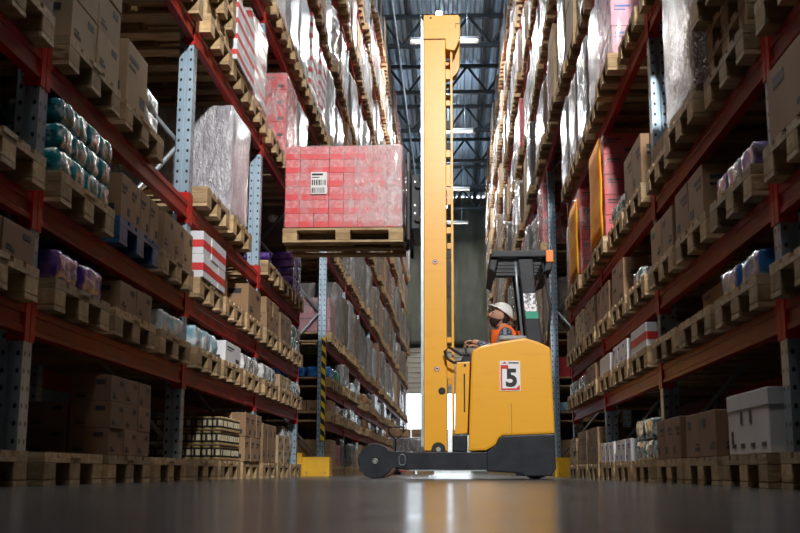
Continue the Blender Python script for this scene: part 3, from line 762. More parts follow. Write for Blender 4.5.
# fourth shelf
P(rt, 1, 4, 2, 'under brown cartons'); stack(rt, 1, 4, 2, (2, 2, 2), (.42, .36, .3), M['card'], 'brown carton')
P(rt, 2, 4, 0, 'without goods')
P(rt, 2, 4, 1, 'under pink and blue cartons', over=.14)
x, y, z = slot_xyz(rt, 2, 4, 1, .13)
unit_load((x, y, z + PH + .006), 'pink cartons with blue print, film-wrapped, middle place, fourth shelf, third right bay', 4, 3, 4, (.285, .255, .23), M['card_pink'], FILM_THIN, mark='b2')
P(rt, 2, 4, 2, 'under silvery load', over=.1); wrapped(rt, 2, 4, 2, .95, 'blush', 'silvery pink film-wrapped load', over=.1, seed=1)
for p in range(3):
    P(rt, 3, 4, p, 'under film-wrapped load', over=.09)
    wrapped(rt, 3, 4, p, [.95, .9, .95][p], ['white', 'blush', 'silver'][p], ['white', 'pale pink', 'silver'][p] + ' film-wrapped load', over=.1)
# bay over the cross-aisle, fifth shelf
P(lf, 4, 5, 0, 'under red-striped load', over=.1); wrapped(lf, 4, 5, 0, 1.1, 'stripe', 'red-striped film-wrapped load', over=.1, seed=2)
P(lf, 4, 5, 1, 'under red-striped load', over=.1); wrapped(lf, 4, 5, 1, 1.0, 'stripe', 'red-striped film-wrapped load', over=.1, seed=1)
for p, f in ((1, 'silver'), (2, 'white')):
    P(lf, 3, 5, p, 'under film-wrapped load', over=.1); wrapped(lf, 3, 5, p, 1.05, f, f'{f} film-wrapped load', over=.1)
# first bays past the cross-aisle: what the open end shows
P(lf, 5, 2, 0, 'under blue bags'); packs(lf, 5, 2, 0, (3, 2, 1), (.36, .36, .16), M['blue'], 'blue plastic bag', name='filled_bag', cat='bag')
P(lf, 5, 1, 0, 'under brown cartons'); stack(lf, 5, 1, 0, (3, 2, 1), (.34, .36, .16), M['card'], 'brown carton')
P(lf, 5, 2, 1, 'under green bags'); packs(lf, 5, 2, 1, (2, 2, 1), (.36, .36, .18), M['green'], 'green plastic bag', name='filled_bag', cat='bag')
P(lf, 5, 3, 0, 'under pink load'); wrapped(lf, 5, 3, 0, .5, 'pink', 'low pink film-wrapped load')
P(rt, 5, 4, 0, 'under pink load', over=.1)
x, y, z = slot_xyz(rt, 5, 4, 0, .1)
unit_load((x, y, z + PH + .006), 'red and white wrapped cartons at rack end above the operator', 4, 3, 5, (.285, .255, .18), M['card_red'], FILM_CLEAR, mark='k2')
P(rt, 5, 2, 0, 'under red cartons'); stack(rt, 5, 2, 0, (3, 2, 2), (.34, .36, .14), M['card_red'], 'red carton', None, taped=False)
P(rt, 5, 1, 0, 'under light blue packs'); packs(rt, 5, 1, 0, (3, 2, 1), (.34, .36, .14), M['skyblue'], 'light blue pack')

# ---- every other place in view is filled ---------------------------------------------------
PALLET_MAX = 300
def fill():
    todo = []
    for sd in SGN:
        for k in range(1, NBAY):
            for l in range(10):
                if k == TUNNEL and l < 5: continue
                for p in range(3):
                    if (sd, k, l, p) in USED: continue
                    x, y, z = slot_xyz(sd, k, l, p)
                    a = in_view(x - .6, x + .6, y - .4, y + .4, z, z + .9)
                    if a > 12: todo.append((a, sd, k, l, p))
    todo.sort(key=lambda t: -t[0])
    n_here = len([o for o in COL.objects if o.parent is None and o.name.startswith('wooden_pallet')])
    n_wrapped = len([o for o in COL.objects if o.parent is None and o.name.startswith('wrapped_load')])
    rest = []; n_box = 0; far_loads = []
    for a, sd, k, l, p in todo:
        over = random.choice((.05, .07, .09, .11, .13))
        x, y, z = slot_xyz(sd, k, l, p, over)
        h0 = ROOM[l]
        rr = random.random()
        if l in (1, 2) and rr < .55: form = 'low'
        elif l == 0 and rr < .5: form = 'cartons'
        elif rr < .05 and k < 9: form = 'empty'
        elif rr < .17: form = 'cartons'
        elif rr < .24 and l > 3: form = 'pile'
        else: form = 'wrapped'
        what = {'low': 'under low packs', 'empty': 'without goods', 'cartons': 'under brown carton block', 'pile': 'under crumpled film', 'wrapped': 'under film-wrapped load'}[form]
        if n_here < PALLET_MAX - 1:
            P(sd, k, l, p, what, over=over); n_here += 1
        else: rest.append((x, y, z))
        if form == 'empty': continue
        h = h0 * random.choice((.72, .85, .95, 1.0)) if l > 2 else h0 * random.choice((.7, .85, .97))
        h = round(h, 1) if l > 2 else round(h, 2)
        h = min(h, h0)
        if form == 'wrapped':
            if l > 3: f = random.choices(('silver', 'white', 'kraft', 'grey', 'pink', 'red', 'stripe', 'blush'), (26, 12, 34, 14, 2, 3, 2, 7))[0]
            else: f = random.choices(('silver', 'white', 'kraft', 'grey', 'red'), (34, 18, 32, 10, 3))[0]
            ad = {'silver': 'silver', 'white': 'white', 'kraft': 'brown', 'grey': 'dark grey', 'pink': 'pink', 'red': 'red', 'stripe': 'red-striped', 'blush': 'pale pink'}[f]
            if n_wrapped < 297: wrapped(sd, k, l, p, h, f, f'{ad} film-wrapped load', over=over)
            else: far_loads.append((shared(('w', h, f, k % 3, .78), lambda: wrapped_mesh(h, FILM[f], k % 3)), (x, y, z + PH + .002)))
            n_wrapped += 1
        elif form == 'cartons':
            s = random.randrange(3)
            def mk():
                b = MB(); m = (M['card'], M['card_pale'], M['card_dark'])[s]; nz = max(1, round(h / .24)); zz = h / nz
                for q in range(nz):
                    for i in range(3):
                        for j in range(2):
                            j1 = random.uniform(-.006, .006)
                            b.box(-.57 + i * .38 + j1, -.195 + i * .38 + j1, -.38 + j * .38, -.005 + j * .38, q * zz, (q + 1) * zz - .003, m, .005)
                return b.mesh('carton_block')
            if a > 4200 and n_box < 24:                         # near enough to tell the boxes apart: every box its own object
                nz = max(1, round(h / .24)); m = (M['card'], M['card_pale'], M['card_dark'])[s]; n_box += 4 * nz
                stack(sd, k, l, p, (2, 2, nz), (.42, .37, round(h / nz - .003, 3)), m, ['brown', 'pale', 'dark'][s] + ' carton', None, taped=False, over=over)
            else:
                o = put('banded_carton_block', shared(('cb', s, round(h, 2)), mk), None, (x, y, z + PH + .002))
                tag(o, commas(['brown', 'pale brown', 'dark brown'][s] + ' carton block', POS[p] + ' place', levelword(l), bayword(sd, k)), 'carton load', 'carton loads far along the racking')
        elif form == 'low':
            m = random.choice((M['white_film'], M['motley'], M['white_film'], M['card'], M['skyblue']))
            ad = {'crumpled_white_film': 'silvery', 'printed_pack_film': 'printed', 'kraft_cardboard': 'brown', 'light_blue_pack_film': 'light blue'}[m.name]
            hh = round(min(h0, .2) * .9, 2); s = random.randrange(2)
            o = put('low_pack_layer', shared(('lp', m.name, hh, s), lambda: crumple_mesh(hh, m, s)), None, (x, y, z + PH + .002))
            tag(o, commas(f'{ad} low layer of packs', POS[p] + ' place', levelword(l), bayword(sd, k)), 'pack layer', 'low pack layers')
        else:
            crumpled(sd, k, l, p, round(h, 1), M['white_film'], 'loose crumpled film bundle', random.randrange(3), over)
    b = MB()
    for x, y, z in rest:                         # pallets past the three hundred that show largest
        for yy in BYS: b.box(x - .6, x + .6, y + yy - .06, y + yy + .06, z + .12, z + .144, M['wood'])
        for yy in (-.328, 0, .328):
            b.box(x - .6, x + .6, y + yy - .07, y + yy + .07, z, z + .022, M['wood'])
            for xx in (-.5275, 0, .5275): b.box(x + xx - .07, x + xx + .07, y + yy - .07, y + yy + .07, z + .022, z + .12, M['wood_block'])
    if rest:
        o = b.build('distant_pallets'); o['kind'] = 'stuff'
        tag(o, 'wooden pallets under the small far loads of both rack rows', 'pallets')
    b = MB()
    for me, at in far_loads:                     # and the wrapped loads past three hundred
        n = len(b.bm.faces); nv = len(b.bm.verts); b.bm.from_mesh(me)
        b.bm.verts.ensure_lookup_table(); b.bm.faces.ensure_lookup_table()
        for v in b.bm.verts[nv:]: v.co += Vector(at)
        i = b.mi(me.materials[0])
        for q in b.bm.faces[n:]: q.material_index = i
    if far_loads:
        o = b.build('distant_wrapped_loads'); o['kind'] = 'stuff'
        tag(o, 'small film-wrapped loads high and far along both rack rows', 'wrapped loads')
    print('PLACES', len(todo), 'rest', len(rest), 'wrapped', n_wrapped)
fill()
#PART2
# ------------------------------------------------------------------ the hall
XL, XR, YB, YF, ZC = -5.2, 4.9, -6.0, 52.0, 13.0
def floor_mat():
    m, nt, b = nodes_of('polished_concrete')
    v = coords(nt, (1, 1, 1), False)
    n = N(nt, 'ShaderNodeTexNoise', Scale=1.3, Detail=8.0, Roughness=.6); L(nt, v, n.inputs['Vector'])
    L(nt, ramp(nt, n.outputs['Fac'], [(.3, (.046, .048, .050)), (.7, (.075, .075, .074))]), b.inputs['Base Color'])
    n3 = N(nt, 'ShaderNodeTexNoise', Scale=5.0, Detail=5.0); L(nt, v, n3.inputs['Vector'])
    L(nt, mathn(nt, 'ADD', mathn(nt, 'MULTIPLY', n3.outputs['Fac'], .14), .12), b.inputs['Roughness'])
    b.inputs['Specular IOR Level'].default_value = .22
    n2 = N(nt, 'ShaderNodeTexNoise', Scale=2.2, Detail=3.0); L(nt, v, n2.inputs['Vector'])
    bp = N(nt, 'ShaderNodeBump', Strength=.12, Distance=.01); L(nt, n2.outputs['Fac'], bp.inputs['Height'])
    L(nt, bp.outputs['Normal'], b.inputs['Normal'])
    return m
b = MB(); b.box(XL, XR, YB, YF + 12, -.2, 0, floor_mat()); structure(b.build('floor'))
b = MB(); b.box(XL - .2, XL, YB, YF, 0, ZC, M['wall']); structure(b.build('wall_left'))
b = MB(); b.box(XR, XR + .2, YB, YF, 0, ZC, M['wall']); structure(b.build('wall_right'))
b = MB(); b.box(XL, XR, YB - .2, YB, 0, ZC, M['wall']); structure(b.build('wall_back'))
DX0, DX1, DH = -2.9, .75, 3.65                # the open loading door at the far end
b = MB()
b.box(XL, DX0, YF, YF + .2, 0, ZC, M['far_wall']); b.box(DX1, XR, YF, YF + .2, 0, ZC, M['far_wall']); b.box(DX0, DX1, YF, YF + .2, DH, ZC, M['far_wall'])
structure(b.build('wall_far'))
b = MB()
for i in range(9):
    z = DH + .02 + i * .235
    b.box(DX0 - .35, DX1 + .35, YF - .22 + (i % 2) * .03, YF - .12, z, z + .21, M['shutter'])
b.box(DX0 - .12, DX0, YF - .12, YF - .01, 0, DH, M['shutter']); b.box(DX1, DX1 + .12, YF - .12, YF - .01, 0, DH, M['shutter'])
structure(b.build('door_1'))
b = MB(); b.box(-12, 12, 62, 62.3, -.2, 2.35, M['outside']); structure(b.build('wall_outside'))
# roof deck: folded sheet running along the hall
b = MB(); n = int((XR - XL) / .25)
pr = []
for i in range(n + 1):
    x = XL + i * .25
    pr += [(x, ZC), (min(x + .09, XR), ZC), (min(x + .125, XR), ZC + .09), (min(x + .215, XR), ZC + .09)]
top = [(x, z + .03) for x, z in pr[::-1]]
b.prism(pr + top, YB, YF, M['ceil']); ceil = structure(b.build('ceiling'))
def truss(y):
    b = MB(); z0, z1 = 11.95, 12.88
    for z, h in ((z0, .12), (z1 - .06, .12)): b.box(XL, XR, y - .06, y + .06, z, z + h, M['truss'])
    w = (XR - XL) / 8
    for i in range(8):
        x = XL + i * w
        b.tube([(x, y, z0 + .06), (x + w / 2, y, z1)], .045, M['truss'], 6); b.tube([(x + w / 2, y, z1), (x + w, y, z0 + .06)], .045, M['truss'], 6)
    return b.mesh('roof_truss')
tm = None
for i, y in enumerate([6, 12, 18, 22, 26, 30, 34, 38, 42, 46, 50]):
    if tm is None: tm = truss(0)
    put('roof_truss', tm, ceil, (0, y, 0))
b = MB()
for x in (-3.6, -1.2, 1.0, 3.4): b.box(x - .05, x + .05, YB, YF, 12.9, 12.99, M['truss'])
b.build('roof_purlin_frame', ceil)
b = MB(); b.tube([(-1.5, YB, 11.75), (-1.5, YF - .8, 11.75)], .03, M['zinc'], 8)
for yy in (6, 12, 18, 22, 26, 30, 34, 38, 42, 46, 50): b.tube([(-1.5, yy, 11.75), (-1.5, yy, 11.945)], .012, M['zinc'], 6)
tag(b.build('hanging_pipe'), 'thin grey pipe running along the roof above the racks', 'pipe')
# tarpaulin hung down the far wall
b = MB(); nx, nz = 60, 30
V = [[b.bm.verts.new((XL + .3 + (XR - XL - .6) * i / nx, YF - .45 + .10 * math.sin(i * .9 + j * .16) + .05 * math.sin(i * 2.3 - j * .5), 5.9 + 7.0 * j / nz)) for i in range(nx + 1)] for j in range(nz + 1)]
F = [b.bm.faces.new([V[j][i], V[j][i + 1], V[j + 1][i + 1], V[j + 1][i]]) for j in range(nz) for i in range(nx)]
for f in F: f.smooth = True
b._setm(F, M['sheet'])
bmesh.ops.solidify(b.bm, geom=F, thickness=.012)
tag(b.build('hanging_tarpaulin'), 'green-grey tarpaulin hanging over the far end wall', 'curtain')

# ------------------------------------------------------------------ lamps along the aisle
LAMPS = [(3.7, .95), (12.6, .6), (19.6, 1.15), (27.2, 1.3), (35.0, 1.3), (42.6, 1.2), (48.6, .35)]  # last one added to brighten the tarpaulin at the far end
POWER = 480
def lamp(y, p, label):
    r = thing('ceiling_light', label, 'ceiling light', (-.2, y, 11.0), 0, 'lamps over the aisle')
    b = MB(); b.prism([(-.16, 0), (-.16, .03), (-.05, .11), (.05, .11), (.16, .03), (.16, 0), (.14, 0), (.04, .09), (-.04, .09), (-.14, 0)], -.88, .88, M['lamp_body'], 'x'); b.build('reflector', r)
    b = MB(); b.tube([(-.84, 0, .06), (.84, 0, .06)], .02, M['lamp'], 8); b.build('lamp_tube', r)
    b = MB(); b.tube([(-.6, 0, .11), (-.6, 0, 1.98)], .008, M['zinc'], 6); b.build('hanger_rod', r)
    b = MB(); b.tube([(.6, 0, .11), (.6, 0, 1.98)], .008, M['zinc'], 6); b.build('hanger_rod', r)
    b = MB(); b.lathe([(.02, 0), (.07, .02), (.085, .07), (.07, .12), (.02, .14)], M['lamp'], (-.13, 0, .70)); b.build('bulb', r)
    l = bpy.data.lights.new('lamp_light', 'AREA'); l.shape = 'RECTANGLE'; l.size = 1.7; l.size_y = .28; l.energy = POWER * p; l.color = (1.0, .97, .92)
    o = bpy.data.objects.new('lamp_light', l); COL.objects.link(o); o.location = (-.2, y, 10.97)
    l2 = bpy.data.lights.new('lamp_glow', 'POINT'); l2.energy = POWER * .20 * p; l2.shadow_soft_size = .15; l2.color = (.72, .86, 1.0)
    o = bpy.data.objects.new('lamp_glow', l2); COL.objects.link(o); o.location = (-.2, y, 11.45)
for i, (y, p) in enumerate(LAMPS):
    lamp(y, p, ['long roof lamp above the near end of the aisle', 'long roof lamp over the truck', 'long roof lamp just beyond the truck mast', 'long roof lamp shining just above the mast head', 'long roof lamp second from mast towards far wall', 'long roof lamp third from mast towards far wall', 'added roof lamp close before the far wall, lighting the tarpaulin'][i])
# added floodlight, never in view, to brighten the truck and red load
FL = Vector((1.0, .3, 6.7)); AIM = Vector((-.25, 10.6, 2.5))
fd = (AIM - FL).normalized(); fq = fd.to_track_quat('-Z', 'Y')
r = thing('added_hanging_flood', 'added unseen floodlight over the aisle, aimed at the truck', 'added flood light', FL); r.rotation_euler = fq.to_euler()
b = MB(); b.lathe([(.05, .30), (.12, .28), (.20, .05), (.24, .0), (.225, .0), (.19, .05), (.10, .22)], M['lamp_body'], n=28); b.build('reflector', r)
b = MB(); b.lathe([(.002, .10), (.17, .10), (.17, .11), (.002, .11)], M['lamp'], n=24); b.build('lens', r)
b = MB(); b.tube([(0, 0, .3), tuple(fq.to_matrix().inverted() @ Vector((0, -.35, 1.0))), tuple(fq.to_matrix().inverted() @ Vector((0, -.35, 6.185)))], .02, M['zinc'], 8); b.build('bracket', r)
l = bpy.data.lights.new('added_flood_spot', 'SPOT'); l.energy = 6300; l.spot_size = math.radians(42); l.spot_blend = .55; l.shadow_soft_size = .22; l.color = (1, .97, .93)
o = bpy.data.objects.new('added_flood_spot', l); COL.objects.link(o); o.location = FL + fd * .02; o.rotation_euler = fq.to_euler()
W = bpy.data.worlds.new('daylight'); SC.world = W; W.use_nodes = True
W.node_tree.nodes['Background'].inputs[0].default_value = (.80, .90, 1.0, 1); W.node_tree.nodes['Background'].inputs[1].default_value = 6.0
pl = bpy.data.lights.new('door_portal', 'AREA'); pl.shape = 'RECTANGLE'; pl.size = DX1 - DX0; pl.size_y = DH; pl.cycles.is_portal = True
po = bpy.data.objects.new('door_portal', pl); COL.objects.link(po); po.location = ((DX0 + DX1) / 2, YF + .15, DH / 2); po.rotation_euler = (-PI / 2, 0, 0)

# ------------------------------------------------------------------ reach truck
TY = 11.13
def T(b, name, parent, y=0): return b.build(name, parent)
truck = thing('reach_truck', 'yellow reach truck numbered 5 standing across the aisle, mast raised', 'forklift', (0, TY, 0))
ns, fs = -.61, .61                            # near and far side of the machine
D, Yl, BK = M['dark'], M['yellow'], M['black']
b = MB(); b.prism([(.30, .245), (.388, .313), (.415, .37), (.454, .398), (.932, .417), (.940, .098), (.905, .05), (.905, .028), (.64, .028), (.625, .055), (.30, .075)], ns - .02, fs + .02, D, 'y', .012)
ch = b.build('chassis', truck)
b = MB(); b.box(.66, .665, ns - .0225, ns - .019, .06, .40, BK); b.box(.40, .93, ns - .0222, ns - .0195, .248, .252, BK); b.build('panel_seam', ch)
b = MB(); b.lathe([(.04, -.12), (.145, -.12), (.15, -.10), (.15, .10), (.145, .12), (.04, .12)], BK, (.765, -.38, .151), 'y', 28); b.build('drive_wheel', truck)
b = MB(); b.lathe([(.03, -.06), (.085, -.06), (.09, -.04), (.09, .04), (.085, .06), (.03, .06)], BK, (.80, .42, .091), 'y', 24); b.build('caster_wheel', truck)
def leg(y0, y1, near):
    b = MB()
    b.prism([(-.46, .082), (.40, .072), (.40, .248), (-.44, .247), (-.52, .235), (-.56, .10)], y0, y1, D, 'y', .006)
    lg = b.build('support_leg', truck)
    ys = (y0 - .012, y0 - .001) if near else (y1 + .001, y1 + .012)
    pts = [(-.897, .235), (-.885, .075)]
    pts += [(-.74 + .158 * math.cos(math.radians(a)), .165 + .158 * math.sin(math.radians(a))) for a in range(228, 318, 9)]
    pts += [(-.56, .105), (-.45, .10), (-.43, .13), (-.43, .235), (-.455, .252), (-.56, .25)]
    pts += [(-.74 + .158 * math.cos(math.radians(a)), .165 + .158 * math.sin(math.radians(a))) for a in range(38, 160, 9)]
    b = MB(); b.prism(pts, ys[0], ys[1], D, 'y', .003); pl = b.build('wheel_plate', lg)
    e = ys[0] - .003 if near else ys[1] + .003
    b = MB(); b.tube([(-.74 + .022 * math.cos(a * PI / 8), e, .163 + .022 * math.sin(a * PI / 8)) for a in range(16)], .005, M['steel'], 6, True)
    b.lathe([(.012, -.006), (.014, 0), (.012, .006)], M['steel'], (-.74, e, .163), 'y', 12); b.build('axle_bolt', lg)
    b = MB()
    b.tube([(-.487 + .03 * math.cos(a * PI / 8), e, .175 + (.02 if 0 <= a <= 8 else -.02) + .03 * math.sin(a * PI / 8)) for a in range(16)], .004, M['steel'], 6, True); b.build('weld_ring', lg)
    b = MB(); b.box(-.42, .39, y0 - .004 if near else y1 + .001, y0 - .001 if near else y1 + .004, .074, .083, M['zinc']); b.build('worn_edge', lg)
    c = (y0 + y1) / 2
    b = MB(); b.lathe([(.03, -.075), (.150, -.075), (.163, -.065), (.163, .065), (.150, .075), (.03, .075)], M['rubber_rim'], (-.74, c, .1645), 'y', 36); b.build('load_wheel', truck)
leg(ns + .0, ns + .17, True); leg(fs - .17, fs, False)
# rear body and side panel
prof = [(.130, .255), (.168, 1.17), (.185, 1.20), (.239, 1.233), (.45, 1.283), (.675, 1.317), (.80, 1.28), (.905, 1.228), (.918, 1.20), (.937, .418), (.454, .399), (.415, .372), (.388, .315), (.30, .262)]
b = MB(); b.prism(prof, ns - .005, ns + .19, Yl, 'y', .022); body = b.build('side_panel', truck)
b = MB(); b.prism([(.73, .42), (.73, 1.24), (.90, 1.21), (.93, .42)], ns + .192, fs - .0, Yl, 'y', .02); b.build('rear_hood', truck)
b = MB(); b.prism([(.17, .25), (.17, .42), (.698, .42), (.698, .25)], ns + .192, fs, D, 'y', .01); b.build('cab_floor', truck)
b = MB(); b.box(.535, .538, ns - .0075, ns - .0045, .42, .70, BK); b.build('scratch_mark', body)
# number card
b = MB(); b.box(.432, .624, ns - .011, ns - .0065, .815, 1.098, M['paper'], .002); card = b.build('number_card', truck)
b = MB(); e0, e1 = ns - .0125, ns - .0112
b.box(.440, .512, e0, e1, 1.022, 1.058, M['ink_red']); b.box(.440, .454, e0, e1, .838, 1.022, M['ink_red']); b.prism([(.440, .822), (.618, .822), (.618, .872), (.585, .84), (.440, .838)], e0, e1, M['ink_red'])
b.prism([(.455, 1.07), (.478, 1.092), (.50, 1.07)], e0, e1, M['ink_red']); b.box(.515, .61, e0, e1, 1.072, 1.084, M['ink'])
b.build('red_print', card)
cu = bpy.data.curves.new('five', 'FONT'); cu.body = '5'; cu.size = .225; cu.extrude = .001; cu.offset = .009; cu.align_x = 'CENTER'
to = bpy.data.objects.new('five_tmp', cu); COL.objects.link(to)
bpy.context.view_layer.update()
me = bpy.data.meshes.new_from_object(to.evaluated_get(bpy.context.evaluated_depsgraph_get())); bpy.data.objects.remove(to)
me.materials.clear(); me.materials.append(M['ink'])
put('number_five', me, card, (.541, ns - .0125, .862), (PI / 2, 0, 0))
# battery side box, console, hose
b = MB(); b.prism([(.005, .41), (.018, 1.06), (.03, 1.092), (.155, 1.096), (.125, .42)], ns + .04, ns + .24, Yl, 'y', .012); bx_ = b.build('battery_box', truck)
b = MB(); b.box(.092, .105, ns + .036, ns + .041, .62, .98, D); b.lathe([(.004, -.003), (.013, -.003), (.013, .003), (.004, .003)], BK, (.105, ns + .038, 1.06), 'y', 12); b.build('slot', bx_)
b = MB(); b.box(-.015, .125, ns + .05, ns + .24, .25, .408, D, .012); b.build('lower_box', truck)
b = MB(); b.tube([(.10, ns + .08, 1.10), (.0, ns + .07, 1.09), (-.065, ns + .08, 1.13), (-.085, ns + .09, 1.20), (-.05, ns + .10, 1.245), (.02, ns + .11, 1.20), (.07, ns + .11, 1.17), (.15, ns + .10, 1.165)], .014, BK, 8); b.build('hose_loop', truck)
b = MB(); b.prism([(.06, 1.06), (.07, 1.14), (.12, 1.215), (.185, 1.20), (.185, 1.06)], ns + .3, fs - .1, D, 'y', .015); con = b.build('control_console', truck)
b = MB(); b.tube([(.13, ns + .62, 1.20), (.115, ns + .62, 1.29)], [.008, .012], BK, 8); b.build('control_lever', con)
b = MB(); b.box(.07, .17, ns + .305, ns + .335, .42, 1.058, D); b.build('console_post', truck)
# seat
b = MB(); b.soft(.36, .69, ns + .30, ns + .86, .72, .775, BK, (6, 6, 3), .3, .01, 0); b.box(.42, .66, ns + .40, ns + .76, .422, .72, D); b.build('seat', truck)
b = MB(); b.soft(.43, .69, ns + .03, ns + .16, 1.300, 1.345, M['grey_pad'], (6, 4, 3), .3, .01, 0); b.build('armrest_pad', truck)
# overhead guard
b = MB()
b.prism([(.36, 2.10), (.385, 2.165), (.925, 2.17), (.955, 2.10)], ns + .02, ns + .10, D, 'y', .012)
b.prism([(.36, 2.10), (.385, 2.165), (.925, 2.17), (.955, 2.10)], fs - .10, fs - .02, D, 'y', .012)
b.box(.355, .44, ns + .101, fs - .101, 2.06, 2.16, D, .015); b.box(.87, .955, ns + .101, fs - .101, 2.06, 2.16, D, .015)
b.prism([(.345, 1.99), (.355, 2.08), (.43, 2.08), (.40, 1.95)], ns + .03, fs - .03, D, 'y', .01); b.prism([(.90, 2.08), (.955, 2.08), (.945, 1.98), (.86, 1.95)], ns + .03, fs - .03, D, 'y', .01)
gd = b.build('overhead_guard', truck)
for i in range(5):
    y = ns + .2 + i * .2; b = MB(); b.box(.441, .869, y - .022, y + .022, 2.09, 2.15, D); b.build('guard_slat', gd)
b = MB(); b.box(.890, .962, ns + .012, ns + .045, 2.05, 2.168, M['orange'], .008); b.box(.93, .966, ns + .046, ns + .12, 2.05, 2.168, M['orange'], .006); b.build('corner_light', gd)['label'] = 'orange corner light'
def pillar(y0, y1):
    b = MB(); b.prism([(.622, 2.098), (.772, 2.098), (.795, 1.70), (.848, 1.258), (.694, 1.258), (.662, 1.70)], y0, y1, D, 'y', .012); return b.build('guard_pillar', truck)
pn = pillar(ns + .06, ns + .14); pillar(fs - .14, fs - .06)
b = MB(); e0, e1 = ns + .056, ns + .0595
b.prism([(.668, 1.752), (.788, 1.752), (.805, 1.578), (.682, 1.578)], e0, e1, M['silver_label']); b.build('scuffed_sticker', pn)
b = MB(); b.prism([(.683, 1.575), (.806, 1.575), (.813, 1.508), (.690, 1.508)], e0, e1, M['green_label']); b.build('green_sticker', pn)['label'] = 'green sticker on the pillar'
b = MB(); b.tube([(.60, ns + .10, 2.07), (.612, ns + .10, 1.86), (.66, ns + .10, 1.30)], .013, M['zinc'], 8); b.build('reflection_tube', truck)  # pale tube modelled in place of a white reflection beside the pillar
b = MB(); b.tube([(.865, ns + .10, 2.05), (.93, ns + .10, 1.62), (.895, ns + .10, 1.24)], .012, BK, 8); b.build('rear_strut', truck)
# mast
MN0, MN1 = -.44, -.33                         # near upright of the mast, local depth
def mast_side(y0, y1, near):
    b = MB(); b.box(-.286, -.066, y0, y1, .262, 4.40, Yl, .006); mr = b.build('mast_upright', truck)
    b = MB(); b.box(-.316, -.289, y0 + .01, y1, .30, 4.60, M['zinc']); b.build('mast_edge_strip', mr)
    b = MB(); b.box(-.020, .004, y0 + .03, y1 - .02, .262, 4.29, Yl, .003); b.build('inner_rail', truck)
    b = MB()
    for z, h in ((4.17, .03), (3.98, .10), (3.70, .05), (3.45, .09), (3.16, .07), (2.86, .22), (2.38, .06), (2.13, .06), (1.86, .24), (1.30, .05), (.95, .2)):
        b.box(-.064, -.022, y0 + .04, y1 - .03, z, z + h, Yl if int(z * 100) % 3 else D)
    b.build('roller_bracket', truck)
    return mr
mr = mast_side(MN0, MN1, True); mast_side(.33, .44, False)
head = [(-.290, 4.642), (-.284, 4.650), (.065, 4.646), (.084, 4.62), (.085, 4.43), (.075, 4.37), (.035, 4.275), (.022, 4.262), (-.058, 4.275), (-.066, 4.30), (-.069, 4.385), (-.289, 4.385)]
b = MB(); b.prism(head, MN0 - .012, MN0 + .16, Yl, 'y', .008); hd = b.build('mast_head_cover', truck)
b = MB(); b.box(.036, .082, MN0 - .0145, MN0 - .0125, 4.545, 4.552, D); b.box(.036, .041, MN0 - .0145, MN0 - .0125, 4.50, 4.545, D); b.box(-.286, -.07, MN0 - .0145, MN0 - .0125, 4.386, 4.391, D); b.lathe([(.002, -.001), (.012, -.001), (.012, .002), (.002, .002)], D, (-.215, MN0 - .013, 4.615), 'y', 10); b.build('cover_seam', hd)
b = MB(); b.lathe([(.05, -.05), (.16, -.05), (.165, -.03), (.165, .03), (.16, .05), (.05, .05)], Yl, (-.085, MN0 + .23, 4.185), 'y', 32); b.build('hose_pulley', truck)
b = MB(); b.prism(head, .30, .44, Yl, 'y', .008); b.build('mast_head_cover', truck)
b = MB()
for z in (.35, 1.9, 3.2, 4.3): b.box(-.20, -.08, MN1 + .001, .329, z, z + .10, Yl, .005)
b.build('mast_crossbar', truck)
b = MB()
for y in (-.12, .12): b.tube([(-.12, y, .46), (-.12, y, 4.29)], .02, BK, 6)
b.build('lift_chain', truck)
for (x, z) in ((-.178, 2.087), (-.162, 1.039)):
    b = MB(); b.lathe([(.002, -.002), (.026, -.002), (.026, .001), (.002, .001)], M['paper'], (x, MN0 - .0015, z), 'y', 20)
    b.tube([(x + .022 * math.cos(a * PI / 8), MN0 - .004, z + .022 * math.sin(a * PI / 8)) for a in range(16)], .003, M['ink_red'], 5, True)
    b.box(x - .012, x + .012, MN0 - .0045, MN0 - .0034, z - .006, z + .008, M['ink']); b.tube([(x - .015, MN0 - .005, z + .015), (x + .015, MN0 - .005, z - .015)], .002, M['ink_red'], 5)
    b.build('warning_sticker', mr)
b = MB(); b.lathe([(.002, -.003), (.034, -.003), (.034, .001), (.002, .001)], BK, (-.115, MN0 - .001, .828), 'y', 20); b.tube([(-.115 + .03 * math.cos(a * PI / 8), MN0 - .004, .828 + .03 * math.sin(a * PI / 8)) for a in range(16)], .004, D, 5, True); b.build('port_hole', mr)
b = MB(); b.lathe([(.01, -.03), (.06, -.03), (.066, -.02), (.066, .02), (.01, .02)], BK, (-.150, MN0 - .03, .275), 'y', 24); b.lathe([(.01, -.004), (.022, -.004), (.01, .0)], M['steel'], (-.150, MN0 - .061, .275), 'y', 12); b.build('mast_roller', truck)
